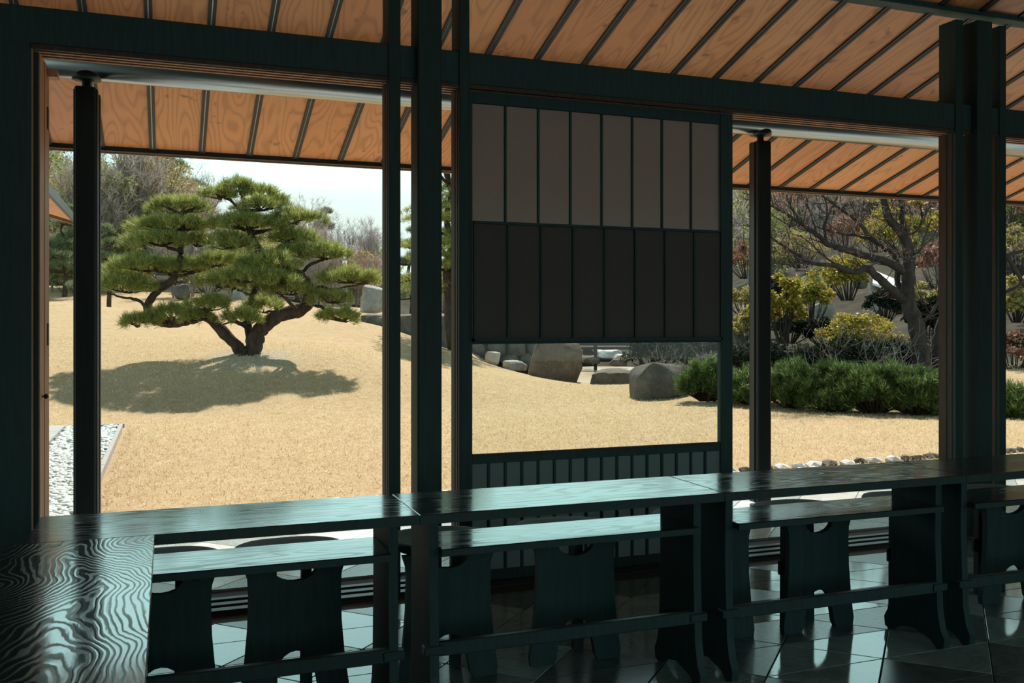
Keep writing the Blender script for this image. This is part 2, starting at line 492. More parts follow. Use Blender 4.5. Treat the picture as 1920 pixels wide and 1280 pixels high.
_W = np.linalg.solve(np.block([[ -_K + 0.0*np.eye(len(_C)), np.ones((len(_C),1))],[np.ones((1,len(_C))), np.zeros((1,1))]]), np.concatenate([_C[:,2],[0]]))
def heights(xy):
    xy = np.atleast_2d(np.asarray(xy, float))
    out = np.empty(len(xy))
    for i in range(0, len(xy), 20000):
        q = xy[i:i+20000]
        r = np.sqrt(((q[:,None,:]-_C[None,:,:2])**2).sum(2) + .8**2)
        out[i:i+20000] = -r @ _W[:-1] + _W[-1]
    return out
def hz(x, y): return float(heights([(x, y)])[0])
def on_ground(px, d, sink=0.0):
    p = ld((px-960)/FPX*d, d); p.z = hz(p.x, p.y) - sink
    return p

# terrain mesh
LAWN_Y0 = 7.40
def terrain():
    xs = np.concatenate([np.arange(-60,-14,2.0), np.arange(-14,30,.4), np.arange(30,100.1,2.0)])
    ys = np.concatenate([np.arange(LAWN_Y0,36,.4), np.arange(36,120.1,2.0)])
    gx, gy = np.meshgrid(xs, ys)
    z = heights(np.stack([gx.ravel(), gy.ravel()], 1))
    near = gy.ravel() < 12
    z = np.where((z < LAWN) & near, LAWN, z)
    z = np.where((gx.ravel() > -4.1) & (gx.ravel() < -.55) & (gy.ravel() < 13.75), -.26, z)
    me = bpy.data.meshes.new('ground_lawn')
    nx, ny = len(xs), len(ys)
    i = np.arange(nx*ny).reshape(ny, nx)
    depth = gx*SA + gy*CA; lat = gx*CA - gy*SA; px = 960 + FPX*lat/np.maximum(depth, .1)
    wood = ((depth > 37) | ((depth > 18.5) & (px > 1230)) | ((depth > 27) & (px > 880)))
    q = np.stack([i[:-1,:-1], i[:-1,1:], i[1:,1:], i[1:,:-1]], -1).reshape(-1, 4)
    fw = wood[:-1,:-1].reshape(-1)
    # keep the paved strip beside the wing free of lawn
    cx, cy = gx[:-1,:-1].reshape(-1), gy[:-1,:-1].reshape(-1)
    me.from_pydata(np.stack([gx.ravel(), gy.ravel(), z], 1).tolist(), [], q.tolist())
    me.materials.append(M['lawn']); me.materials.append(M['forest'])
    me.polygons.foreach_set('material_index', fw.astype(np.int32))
    me.polygons.foreach_set('use_smooth', np.ones(len(q), bool))
    me.update()
    o = link('ground_lawn', me)
    tag(o, 'straw coloured dormant lawn with low mounds running back to the wooded hill', 'lawn', kind='structure')
terrain()

# ------------------------------------------------------------------ the building
FY = 4.40                          # front plane of the facade frame
ROOF0, SLOPE = 4.56, 0.30          # underside of the roof boards: z = ROOF0 - SLOPE*y
EAVE_Y = 6.90
def roof_z(y): return ROOF0 - SLOPE*y

# floor slabs under the tiles
fl = tag(MB().box(-4.0, 11.0, -3.6, 6.62, -.14, -.012).build('floor', M['grout']), 'dark joints and bed under the triangular marble floor tiles', 'floor', kind='structure')
# triangular tiles
TB, TH = .536, .268
def tri_mesh(up, mname):
    g = .0022; b = TB/2
    if up: P = [(-b+g*2.4, g), (b-g*2.4, g), (0, TH-g*1.4)]
    else:  P = [(-b+g*2.4, TH-g), (0, g*1.4), (b-g*2.4, TH-g)]
    m = MB(); n = 3
    c = (sum(p[0] for p in P)/3, sum(p[1] for p in P)/3)
    Q = [(p[0]+(c[0]-p[0])*.015, p[1]+(c[1]-p[1])*.015) for p in P]
    m.v = [(x,y,-.012) for x,y in P] + [(x,y,-.0012) for x,y in P] + [(x,y,0) for x,y in Q]
    m.f = [(6,7,8)] + [(i,(i+1)%3,3+(i+1)%3,3+i) for i in range(3)] + [(3+i,3+(i+1)%3,6+(i+1)%3,6+i) for i in range(3)]
    return m.mesh('tile', M[mname]), m
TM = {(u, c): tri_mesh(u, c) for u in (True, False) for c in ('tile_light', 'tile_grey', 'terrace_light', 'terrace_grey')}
rest = {k_: MB() for k_ in ('tile_light', 'tile_grey', 'terrace_light', 'terrace_grey')}
row_y0 = 3.97 - 26*TH
ntile = 0
tiles = []
for r in range(-2, 36):
    y = row_y0 + r*TH
    if y < -3.4: continue
    # facade threshold sits between 4.40 and 4.62
    if y + TH > 4.38 and y < 4.62:
        if y < 4.38 - .15: pass
        else: continue
    off = (TB/2 if r % 2 else 0) + .193
    for c_ in range(-9, 22):
        for up in (True, False):
            x = off + c_*TB + (0 if up else TB/2)
            if x < -3.5 or x > 10.5 or y + TH > 6.60: continue
            light = (up if (r//1) % 2 == 0 else not up)
            if rng.random() < .18: light = not light
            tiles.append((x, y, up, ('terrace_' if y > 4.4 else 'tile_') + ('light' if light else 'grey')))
def vis_score(t_):
    x, y = t_[0], t_[1]+TH/2
    d = x*SA + y*CA; lat = x*CA - y*SA
    if d < 1: return -1
    px = 960 + FPX*lat/d; py = HORIZON + FPX*EYE/d
    return 1/d if (120 < px < 1960 and py < 1310) else -1
order = sorted(tiles, key=vis_score, reverse=True)
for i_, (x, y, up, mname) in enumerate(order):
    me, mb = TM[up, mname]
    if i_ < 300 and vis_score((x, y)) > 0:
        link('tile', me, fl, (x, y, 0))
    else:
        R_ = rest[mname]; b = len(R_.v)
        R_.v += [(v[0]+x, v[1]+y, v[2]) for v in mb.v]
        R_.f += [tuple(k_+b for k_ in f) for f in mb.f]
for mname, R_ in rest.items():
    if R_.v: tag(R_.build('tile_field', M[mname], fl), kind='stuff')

# room shell
tag(MB().box(-4.2, 11.2, -3.8, -3.6, 0, .75).box(-4.2, 11.2, -3.8, -3.6, 2.75, 5.65).box(-4.2, -3.4, -3.8, -3.6, .75, 2.75).box(10.2, 11.2, -3.8, -3.6, .75, 2.75).build('wall_back', M['wall']), 'dark wall behind the camera with a long opening added to light the room', 'wall', kind='structure')  # opening is added out of view, sized so sky light lifts the dark interior
def side_wall(name, x0, x1, label):
    m = MB()
    m.plate([(-3.6, 0), (4.40, 0), (4.40, roof_z(4.40)-.01), (-3.6, roof_z(-3.6)-.01)], [], x0, x1, 'x')
    tag(m.build(name, M['wall']), label, 'wall', kind='structure')
side_wall('wall_left', -4.2, -4.0, 'dark plaster wall on the left side of the room')
side_wall('wall_right', 11.0, 11.2, 'dark plaster wall on the right side of the room')

# ceiling = underside of the roof: boards with battens between
PITCH = .3213; BX0 = -.096
ceil = tag(empty('ceiling', (0, 0, 0)), 'sloping ceiling of golden brown boards divided by dark battens', 'ceiling', kind='structure')
tag(MB().plate([(-3.9, roof_z(-3.9)+.03), (6.86, roof_z(6.86)+.03), (6.86, roof_z(6.86)+.12), (-3.9, roof_z(-3.9)+.30)], [], -4.4, 11.4, 'x').build('roof_slab', M['roof'], ceil))
ang = math.atan(SLOPE); LEN = (EAVE_Y+3.7)/math.cos(ang)
pm = MB().bbox(-PITCH/2+.014, PITCH/2-.014, -LEN, 0, 0, .02, .002).mesh('eave_board', M['eave'])
bm_ = MB().box(-.021, -.003, -LEN, 0, -.012, .012).box(.003, .021, -LEN, 0, -.012, .012).mesh('batten', M['batten'])
bl_ = MB().box(-.003, .003, -LEN, 0, -.006, .010).mesh('batten_line', M['batten_line'])
for i_ in range(-13, 36):
    x = BX0 + i_*PITCH
    for nm, me, dx in (('eave_board', pm, PITCH/2), ('batten', bm_, 0)):
        o = link(nm, me, ceil, (x+dx, EAVE_Y, roof_z(EAVE_Y))); o.rotation_euler = (-ang, 0, 0)
        if nm == 'batten':
            l_ = link('batten_line', bl_, o)
fz = roof_z(EAVE_Y)
MB().box(-4.4, 11.4, EAVE_Y-.03, EAVE_Y+.03, fz-.022, fz+.10).build('fascia', M['batten'], ceil)
MB().box(-4.4, 11.4, EAVE_Y+.03, EAVE_Y+.05, fz-.030, fz-.018).build('drip_edge', M['jamb'], ceil)
# top plate beam under the roof at the facade
MB().bbox(-4.0, 11.0, FY+.01, FY+.12, 3.205, 3.25, .006).build('top_plate', M['beam'], ceil)

# lintel with sliding tracks
LZ0, LZ1 = 2.469, 2.64
lint = tag(empty('trim_1', (0, FY, LZ0)), 'dark lintel beam with sliding door tracks across the whole opening', 'beam', kind='structure')
MB().bbox(-4.0, 11.0, 0, .15, .012, LZ1-LZ0, .005).build('lintel_beam', M['beam'], lint)
for y0, y1 in ((0, .018), (.042, .060), (.086, .104), (.132, .15)):
    MB().box(-.545, 11.0, y0, y1, -.008, .012).build('track_ridge', M['jamb'] if y0 else M['post_brown'], lint)
# floor track
thr = tag(empty('trim_2', (0, FY, 0)), 'dark grooved threshold with door tracks along the floor', 'threshold', kind='structure')
MB().box(-4.0, 11.0, -.02, .215, -.012, -.002).build('threshold_board', M['grout'], thr)
for y0, y1, h_ in ((-.02,.03,.012), (.055,.075,.016), (.085,.115,.012), (.15,.19,.014)):
    MB().bbox(-4.0, 11.0, y0, y1, -.002, h_, .002).build('track_rail', M['steel'], thr)
for y0, y1 in ((.03,.055), (.115,.15), (.075,.085), (.19,.215)):
    MB().box(-4.0, 11.0, y0, y1, -.002, .0015).build('track_groove', M['bright_steel'] if y0 in (.03,.115) else M['steel'], thr)

# post groups
def post_group(ox, n, where):
    g = tag(empty('column_group' if False else 'trim_%d' % n, (ox, FY, 0)), 'dark square column between two slim door posts, ' + where, 'column', kind='structure')
    zt = roof_z(FY)-.09
    MB().bbox(1.125, 1.245, -.05, .09, 0, zt, .006).build('column', M['post'], g)
    for x0, x1 in ((.992, 1.050), (1.345, 1.397)):
        p = MB().bbox(x0, x1, -.012, .125, 0, zt, .003).build('post', M['post'], g)
        MB().box(x0-.0025, x0+.004, .018, .045, .01, 2.46).build('post_groove', M['post_brown'], p)
        MB().box(x0-.0025, x0+.004, .062, .122, .01, 2.46).build('post_face', M['post_brown'], p)
    MB().box(1.242, 1.2475, .0, .006, 0, zt).build('edge_bead', M['jamb'], g)
post_group(0, 3, 'between the pine view and the paper screen')
post_group(3.505, 4, 'right of the bare tree view')

# left stack of closed door leaves
dl = tag(empty('door_1', (-.54, FY, 0)), 'dark timber sliding door at the left edge, its lit brown edge showing', 'door', kind='structure')
MB().bbox(-1.70, 0, 0, .036, .01, LZ0+.02, .002).build('door_leaf', M['beam'], dl)
MB().box(-.0005, .004, .004, .012, .01, LZ0).build('edge_strip', M['jamb'], dl)
MB().box(-.0005, .004, .024, .034, .01, LZ0).build('edge_strip', M['jamb'], dl)
lf = MB().bbox(-1.66, .022, .060, .370, .01, LZ0, .003).build('door_leaf', M['post'], dl)
MB().box(.0215, .0265, .062, .200, .01, LZ0-.005).build('edge_board', M['jamb'], lf)
MB().box(.0215, .0285, .210, .370, .01, LZ0-.005).build('edge_board', M['jamb'], lf)
for z_ in (2.18, 1.20):
    MB().bbox(.0275, .0325, .29, .34, z_, z_+.10, .001).build('lock_plate', M['steel'], dl)
kb = MB()
kb.tube([(.026,.15,.98), (.030,.15,.98), (.036,.15,.98), (.044,.15,.98), (.050,.15,.98)], [.004,.004,.011,.012,.006], 10)
kb.build('door_knob', M['steel'], dl, True)
MB().bbox(.028, .07, .30, .37, 2.42, 2.455, .002).build('head_block', M['jamb'], dl)

tag(MB().box(-4.0, -2.22, FY+.01, FY+.14, 0, LZ0+.02).build('wall_front', M['wall']), 'dark wall of the facade left of the sliding door', 'wall', kind='structure')
# paper screen (yukimi shoji)
SX0, SX1 = 1.397, 2.952
sh = tag(empty('paper_screen', (SX0, FY, 0)), 'sliding paper screen with a low viewing window, right of the square column', 'screen')
W = SX1-SX0; st = .034; rst = .078
SY0, SY1 = .052, .080
G0, G1 = .640, 1.218               # glazed opening
PT = 2.404
MB().bbox(0, st, SY0-.004, SY1+.004, .0, LZ0, .002).build('stile', M['beam'], sh)
MB().bbox(W-rst, W, SY0-.004, SY1+.004, .0, LZ0, .002).build('stile', M['beam'], sh)
for z0, z1 in ((PT, LZ0), (G1-.022, G1+.012), (G0-.045, G0), (0, .055)):
    MB().bbox(st, W-rst, SY0, SY1, z0, z1, .002).build('rail', M['beam'], sh)
ix0, ix1 = st, W-rst
n8 = 8; step = (ix1-ix0)/n8
paper = MB().box(.004, step-.004, 0, .0012, 0, PT-G1-.012).mesh('paper_pane', M['paper'])
for i_ in range(n8):
    link('paper_pane', paper, sh, (ix0+i_*step, SY1-.012, G1+.012))
bar = MB().bbox(-.006, .006, 0, .014, 0, PT-G1-.012, .001).mesh('lattice_bar', M['beam'])
for i_ in range(1, n8):
    link('lattice_bar', bar, sh, (ix0+i_*step, SY0+.006, G1+.012))
# raised inner sash
sash = empty('sash', (0, SY0-.024, G1-.010)); sash.parent = sh
H2 = .600
MB().bbox(ix0, ix1, 0, .018, 0, .016, .001).build('sash_rail', M['beam'], sash)
MB().bbox(ix0, ix1, 0, .018, H2-.010, H2+.004, .001).build('sash_rail', M['beam'], sash)
MB().bbox(ix0, ix0+.008, 0, .018, 0, H2, .001).build('sash_stile', M['beam'], sash)
MB().bbox(ix1-.012, ix1, 0, .018, 0, H2, .001).build('sash_stile', M['beam'], sash)
sp = MB().box(.004, step-.004, 0, .0012, 0, H2-.026).mesh('sash_pane', M['paper'])
sb = MB().bbox(-.005, .005, 0, .012, 0, H2-.026, .001).mesh('sash_bar', M['beam'])
for i_ in range(n8):
    link('sash_pane', sp, sash, (ix0+i_*step+.003, .012, .016))
    if i_: link('sash_bar', sb, sash, (ix0+i_*step+.003, 0, .016))
gl = MB().box(ix0, ix1, SY0+.012, SY0+.015, G0, G1-.022).build('glass_pane', M['glass'], sh)
MB().bbox(ix0, ix1, SY0-.010, SY0, G0-.006, G0+.006, .001).build('sill_bead', M['post_brown'], sh)
n16 = 16; st16 = (ix1-ix0)/n16
lp = MB().box(.003, st16-.003, 0, .0012, 0, G0-.045-.055).mesh('lower_pane', M['paper_low'])
lb = MB().bbox(-.007, .007, 0, .014, 0, G0-.045-.055, .001).mesh('lower_bar', M['beam'])
for i_ in range(n16):
    link('lower_pane', lp, sh, (ix0+i_*st16, SY1-.012, .055))
    if i_: link('lower_bar', lb, sh, (ix0+i_*st16, SY0+.006, .055))

# outer columns and tube beam
CY = 5.60
tb = tag(empty('tube_beam', (3.5, CY, 2.76)), 'long pale steel tube beam under the eave on pin topped columns', 'beam')
tm = MB(); tm.tube([(-7.9,0,0), (7.9,0,0)], .128, 40)
tm.build('tube', M['tube'], tb, True)
def outer_column(x, label):
    c = tag(empty('steel_column', (x, CY, 0)), label, 'column', 'slim columns carrying the tube beam')
    MB().bbox(-.062, .044, -.06, .06, .035, 2.585, .008).build('shaft', M['outer_post'], c)
    MB().box(.044, .052, -.045, -.012, .04, 2.575).build('groove', M['steel'], c)
    MB().box(.046, .0545, -.012, .010, .04, 2.575).build('light_strip', M['bright_steel'], c)
    MB().bbox(.044, .062, .012, .085, .035, 2.56, .003).build('flange', M['post_brown'], c)
    MB().bbox(-.070, -.062, -.02, .03, .04, 2.575, .002).build('side_strip', M['steel'], c)
    m = MB(); m.tube([(-.005,0,2.58), (-.005,0,2.60), (-.005,0,2.615), (-.005,0,2.66)], [.03,.024,.024,.024], 16)
    m.build('pin', M['steel'], c, True)
    m = MB(); m.tube([(-.005,0,2.618), (-.005,0,2.632), (-.005,0,2.66)], [.026,.075,.085], 24)
    m.build('saddle', M['steel'], c, True)
    m = MB(); m.tube([(-.005,0,.0), (-.005,0,.016)], [.075,.075], 24); m.tube([(-.005,0,.016), (-.005,0,.036)], [.03,.03], 16)
    m.build('foot', M['steel'], c)
outer_column(-.410, 'slim dark outdoor column at the left in front of the gravel strip')
outer_column(3.95, 'slim dark outdoor column right of the paper screen')

# ------------------------------------------------------------------ counter tables
TZ, TT = .70, .030
TY0, TY1 = 2.84, 3.225
def counter_table(x0, x1, label, group='narrow lacquered counter tables'):
    t = tag(empty('counter_table', ((x0+x1)/2, (TY0+TY1)/2, 0)), label, 'table', group)
    hx, hy = (x1-x0)/2-.0015, (TY1-TY0)/2
    MB().bbox(-hx, hx, -hy, hy, TZ-TT, TZ, .002).build('tabletop', M['table_x'], t)
    MB().box(-hx, hx, -hy-.003, -hy+.0005, TZ-TT, TZ-.002).build('edge_shade_strip', M['table_edge'], t)  # added dull strip, paints the front edge dark against reflected window light
    MB().box(-hx+.08, hx-.08, -.163, -.1595, .555, .576).build('shelf_shade_strip', M['table_edge'], t)  # shelf front darkened by an added strip in the same way
    for s in (-1, 1):
        xs = sorted((s*(hx-.050), s*(hx-.080)))
        m = MB()
        prof = [(-.13,.0), (-.16,.012), (-.165,.05), (-.145,.085), (-.13,.16), (-.118,.45), (-.122,TZ-TT-.003), (.122,TZ-TT-.003), (.118,.45), (.13,.16), (.145,.085), (.165,.05), (.16,.012), (.13,.0), (.09,.03), (.0,.05), (-.09,.03)]
        m.plate(prof, [], xs[0], xs[1], 'x')
        sp_ = m.build('support', M['support'], t)
        MB().bbox(xs[0]-.012, xs[1]+.012, -.03, .03, TZ-TT-.035, TZ-TT-.003, .003).build('cleat', M['table_edge'], t)
        MB().bbox(xs[0]-.02, xs[1]+.02, -.135, -.095, .232, .262, .003).build('rail_tenon', M['table_edge'], t)
    MB().bbox(-hx+.08, hx-.08, -.16, .095, .555, .578, .002).build('shelf', M['table_x'], t)
    MB().bbox(-hx+.08, hx-.08, -.128, -.103, .225, .270, .003).build('foot_rail', M['table_edge'], t)
    return t
TX = [-.37, .74, 1.85, 2.96, 4.07, 5.18]
TL = ['narrow black lacquered table under the pine view, at the corner of the counter',
      'narrow black lacquered table in front of the paper screen',
      'narrow black lacquered table in front of the bare tree view',
      'narrow black lacquered table behind the right column, cut by the frame',
      'narrow black lacquered table at the far right end of the counter']
for i_ in range(5): counter_table(TX[i_], TX[i_+1], TL[i_])
def near_table(y0, y1, label):
    t = tag(empty('counter_table', (-.227, (y0+y1)/2, 0)), label, 'table', 'narrow lacquered counter tables')
    hx, hy = .193, (y1-y0)/2-.0015
    MB().bbox(-hx, hx, -hy, hy, TZ-TT, TZ, .002).build('tabletop', M['table_y'], t)
    for s in (-1, 1):
        ys = sorted((s*(hy-.050), s*(hy-.080)))
        prof = [(-.13,.0), (-.165,.05), (-.13,.16), (-.118,.45), (-.122,TZ-TT-.003), (.122,TZ-TT-.003), (.118,.45), (.13,.16), (.165,.05), (.13,.0), (0,.05)]
        MB().plate(prof, [], ys[0], ys[1], 'y').build('support', M['support'], t)
    MB().bbox(-.15, .16, -hy+.08, hy-.08, .555, .578, .002).build('shelf', M['table_x'], t)
    MB().bbox(-.128, -.103, -hy+.08, hy-.08, .225, .270, .003).build('foot_rail', M['table_edge'], t)
near_table(1.66, 2.84, 'narrow black lacquered table with bold wood figure at the lower left')
near_table(.52, 1.655, 'narrow black lacquered table nearest the camera at the bottom left corner')

# ------------------------------------------------------------------ stools
def arc(cx, cz, rx, rz, a0, a1, n):
    return [(cx+rx*math.cos(math.radians(a0+(a1-a0)*i/n)), cz+rz*math.sin(math.radians(a0+(a1-a0)*i/n))) for i in range(n+1)]
def make_stool():
    s = empty('stool', (0,0,0))
    # seat: softly rounded slab, dished, with an uneven waney rim
    n, rings = 40, [0, .35, .7, .9, .97, 1.0, 1.0, .96, .6]
    hts = [.474, .475, .479, .483, .482, .475, .462, .452, .450]
    m = MB()
    for r_, h_ in zip(rings, hts):
        for i in range(n):
            a = 2*math.pi*i/n
            w = 1 + .02*math.sin(3*a+.6) + .012*math.sin(7*a)
            sx = .195*math.copysign(abs(math.cos(a))**.85, math.cos(a)); sy = .175*math.copysign(abs(math.sin(a))**.85, math.sin(a))
            m.v.append((sx*r_*w, sy*r_*w, h_))
    for j in range(len(rings)-1):
        for i in range(n):
            k_ = (i+1) % n
            m.f.append((j*n+i, (j+1)*n+i, (j+1)*n+k_, j*n+k_))
    m.f.append(tuple((len(rings)-1)*n+i for i in range(n))[::-1])
    m.build('seat', M['stool'], s, True)
    # front plank with half moon hole and arched feet
    outer = [(-.182,0), (-.186,.03), (-.172,.12), (-.160,.25), (-.157,.36), (-.160,.41), (-.172,.445), (-.172,.449), (.172,.449), (.172,.445), (.160,.41), (.157,.36), (.160,.25), (.172,.12), (.186,.03), (.182,0), (.092,0), (.080,.02)]
    outer += arc(0, .085, .068, .078, 0, 180, 10) + [(-.080,.02), (-.092,0)]
    hole = [(-.072,.436)] + arc(0, .434, .070, .040, 180, 360, 10)[1:-1] + [(.072,.436)]
    MB().plate(outer, [hole], -.128, -.100, 'y').build('front_leg', M['stool'], s)
    for x in (-.062, .062):
        MB().plate([(x-.020,0), (x+.020,0), (x+.017,.449), (x-.017,.449)], [], .0, .030, 'y').build('back_leg', M['stool'], s)
    MB().bbox(-.10, .10, .007, .023, .20, .26, .003).build('back_rail', M['stool'], s)
    MB().bbox(-.02, .02, -.101, .008, .205, .250, .003).build('stretcher', M['stool'], s)
    MB().bbox(-.03, .03, -.10, .15, .432, .4515, .003).build('seat_cleat', M['stool'], s)
    return s
stool = make_stool(); remember(stool)
SL = ['dark carved stool nearest the corner, half hidden by the near table',
      'dark carved stool behind the table under the pine view',
      'dark carved stool beside the square column, behind the table',
      'dark carved stool in front of the paper screen, its rim catching light',
      'dark carved stool just left of the right outdoor column',
      'dark carved stool with an arched foot opening, under the bare tree view',
      'dark carved stool behind the table support left of the right column',
      'dark carved stool behind the right column at the frame edge']
for i_, x in enumerate((-.02, .41, .965, 1.478, 2.10, 2.594, 3.20, 3.72)):
    o = stool if i_ == 0 else copy_tree(stool)
    o.scale = (1, 1, 1.035); o.location = (x, 3.405 + .01*math.sin(i_*2.1), 0); o.rotation_euler = (0, 0, .05*math.sin(i_*1.7))
    tag(o, SL[i_], 'stool', 'stools behind the counter')

# ------------------------------------------------------------------ terrace edge, gravel, wing
MB_ = MB()
tag(MB().box(-.55, 11.0, 6.62, 6.70, -.16, .0).build('kerb', M['curb']), 'pale stone kerb along the terrace edge under the eave', 'kerb', kind='structure')
tag(MB().box(-.55, 11.0, 6.70, LAWN_Y0+.02, -.2, -.13).box(-1.28, -.63, 6.7, 13.9, -.2, -.14).build('gravel_bed', M['gravel_bed']), 'dark bed under the pebble strips', 'gravel bed', kind='structure')
ico_v = []
ph = (1+5**.5)/2
for a, b in ((-1,ph),(1,ph),(-1,-ph),(1,-ph)):
    ico_v += [(a,b,0)]
ico_v += [(0,-1,ph),(0,1,ph),(0,-1,-ph),(0,1,-ph),(ph,0,-1),(ph,0,1),(-ph,0,-1),(-ph,0,1)]
ico_f = [(0,11,5),(0,5,1),(0,1,7),(0,7,10),(0,10,11),(1,5,9),(5,11,4),(11,10,2),(10,7,6),(7,1,8),(3,9,4),(3,4,2),(3,2,6),(3,6,8),(3,8,9),(4,9,5),(2,4,11),(6,2,10),(8,6,7),(9,8,1)]
IV = np.array(ico_v, float); IV /= np.linalg.norm(IV[0])
IF = np.array(ico_f)
def pebbles(name, x0, x1, y0, y1, z, n, r0, r1, label, seed):
    R_ = np.random.RandomState(seed)
    c = np.stack([R_.uniform(x0, x1, n), R_.uniform(y0, y1, n), z + R_.uniform(-.008, .022, n)], 1)
    s_ = R_.uniform(r0, r1, (n,1,1)) * np.array([1, .8, .55])[None,None,:]*R_.uniform(.8, 1.2, (n,1,3))
    v = IV[None]*s_*R_.uniform(.82, 1.15, (n,12,1))
    a = R_.uniform(0, 6.28, n); ca, sa = np.cos(a)[:,None], np.sin(a)[:,None]
    v = np.stack([v[...,0]*ca - v[...,1]*sa, v[...,0]*sa + v[...,1]*ca, v[...,2]], -1) + c[:,None]
    f = (IF[None] + (np.arange(n)*12)[:,None,None]).reshape(-1,3)
    me = bpy.data.meshes.new(name); me.from_pydata(v.reshape(-1,3).tolist(), [], f.tolist())
    me.materials.append(M['pebble']); me.polygons.foreach_set('use_smooth', np.ones(len(f), bool)); me.update()
    tag(link(name, me), label, 'gravel', kind='stuff')
pebbles('pebble_strip', -1.27, -.64, 7.0, 13.88, -.118, 3200, .028, .052, 'pale grey pebbles in the drip strip at the left', 1)
pebbles('drip_gravel', -.5, 10.8, 6.73, LAWN_Y0, -.115, 5200, .028, .055, 'pale grey pebbles along the eave drip line', 2)
# larger edging stones between pebbles and lawn
es = np.random.RandomState(5)
xx = 4.9
while xx < 10.5:
    L_ = es.uniform(.10, .24)
    v = IV*np.array([L_*.55, .06, .045])*es.uniform(.8, 1.15, (12,1))
    me = bpy.data.meshes.new('edging_stone'); me.from_pydata(v.tolist(), [], ico_f); me.materials.append(M['rock_white'] if es.rand() < .6 else M['rock']); me.update()
    o = link('edging_stone', me, None, (xx+L_/2, 7.50+.035*(xx-4.9)+es.uniform(-.03,.03), -.085))
    tag(o, 'small pale edging stone between the lawn and the drip gravel', 'stone', 'edging stones along the lawn')
    xx += L_*1.02
# kerb of the left strip in lengths
kb_ = tag(empty('strip_kerb', (-.59, 10.6, -.1)), 'pale stone kerb between the left pebble strip and the lawn', 'kerb', kind='structure')
for i_ in range(7):
    y0 = 7.0 + i_*.986
    MB().bbox(-.035, .015, y0-10.6, y0+.978-10.6, -.12, .020, .004).build('kerb_stone', M['curb'], kb_)
MB().bbox(-.70, .035, 3.28, 3.34, -.09, .02, .004).build('kerb_stone', M['curb'], kb_)
pv = tag(empty('wing_paving', (-2.2, 10.0, -.1)), 'pale paving slabs left of the pebble strip', 'paving', kind='structure')
for i_ in range(10):
    for j_ in range(3):
        MB().bbox(.91-.7*(j_+1)+.004, .91-.7*j_-.004, -3.4+i_*.73, -3.4+(i_+1)*.73-.008, -.08, .03, .003).build('paving_slab', M['paving'], pv)

# roof of the neighbouring wing
wr = tag(empty('wing_roof', (-.95, 8.0, 2.40)), 'neighbouring wing roof with a brown boarded eave at the far left', 'roof', kind='structure')
WY0, WY1 = -1.0, 3.3
MB().plate([(0,.03), (-3.2,.99), (-3.2,1.05), (.0,.08)], [], WY0, WY1, 'y').build('roof_slab', M['roof'], wr)
MB().box(-.01, .02, WY0, WY1, -.01, .07).build('gutter', M['roof'], wr)
wb = MB().plate([(-.02,.004), (-3.2,.958), (-3.2,.978), (-.02,.024)], [], .006, .305, 'y').mesh('eave_board', M['eave'])
for i_ in range(int((WY1-WY0)/.311)):
    link('eave_board', wb, wr, (0, WY0+i_*.311, 0))
MB().plate([(0,-.02), (-3.2,.94), (-3.2,1.0), (0,.05)], [], WY1-.03, WY1+.02, 'y').build('barge_board', M['jamb'], wr)
tag(MB().box(-4.0, -2.9, 6.7, 11.0, -.1, 2.9).build('wall_wing', M['wall']), 'dark wall of the neighbouring wing', 'wall', kind='structure')

# ------------------------------------------------------------------ rocks
def rock_mesh(name, sx, sy, sz, m, seed, sub=4, flat=.0, rough=.22):
    import bmesh
    b = bmesh.new(); bmesh.ops.create_icosphere(b, subdivisions=sub, radius=1)
    off = Vector((seed*3.1, seed*1.7, seed*.9))
    Rr = random.Random(seed*13+5)
    planes = []
    for _ in range(12):
        n_ = Vector((Rr.gauss(0,1), Rr.gauss(0,1), Rr.gauss(0,.8))).normalized()
        planes.append((n_, Rr.uniform(.70, .92)+flat))
    planes.append((Vector((Rr.gauss(0,.15), Rr.gauss(0,.15), 1)).normalized(), .72))
    for v in b.verts:
        p = v.co.copy()
        q = Vector([math.copysign(abs(c)**.85, c) for c in p])*1.08
        q *= 1 + rough*.6*noise.noise(p*1.3+off)
        for n_, d_ in planes:
            e_ = q.dot(n_) - d_
            if e_ > 0: q -= n_*e_*.88
        q *= 1 + rough*.22*noise.noise(p*4.1+off) + rough*.12*noise.noise(p*9+off)
        if q.z < -.45: q.z = -.45 - (-.45-q.z)*.2
        v.co = (q.x*sx*1.12, q.y*sy*1.12, (q.z+.45)*sz/1.2)
    me = bpy.data.meshes.new(name); b.to_mesh(me); b.free()
    me.materials.append(m)
    me.polygons.foreach_set('use_smooth', [True]*len(me.polygons)); me.update()
    return me
def rock(px, py, wpx, hpx, d, label, m='rock', seed=1, depth=None, rz=None, name='rock', group=None, sub=4, rough=.22, flat=.0):
    """a boulder whose visible base is at (px, py)"""
    w = wpx/FPX*d; h = hpx/FPX*d
    p = at(px, py, d); p.z -= .06
    o = link(name, rock_mesh(name, w*.5, (depth or w*.8)*.5, h+.06, M[m], seed, sub, flat, rough), None, p)
    o.rotation_euler = (0, 0, -YAW + (rz or 0))
    return tag(o, label, 'rock', group)
rock(1038, 716, 92, 74, 23.4, 'tall rounded brown boulder at the pond edge seen through the screen window', 'rock_brown', 6, flat=.10)
rock(1148, 722, 74, 28, 23.0, 'low dark boulder between two taller ones at the pond edge', 'rock', 8)
rock(1232, 750, 104, 68, 17.9, 'broad dark boulder at the left end of the low pines', 'rock', 12, rough=.14)
rock(700, 580, 46, 42, 27.0, 'upright pale grey boulder right of the pine', 'rock_pale', 15)
rock(1160, 682, 34, 9, 29.0, 'small flat stone standing in the brown pond water', 'rock', 18)
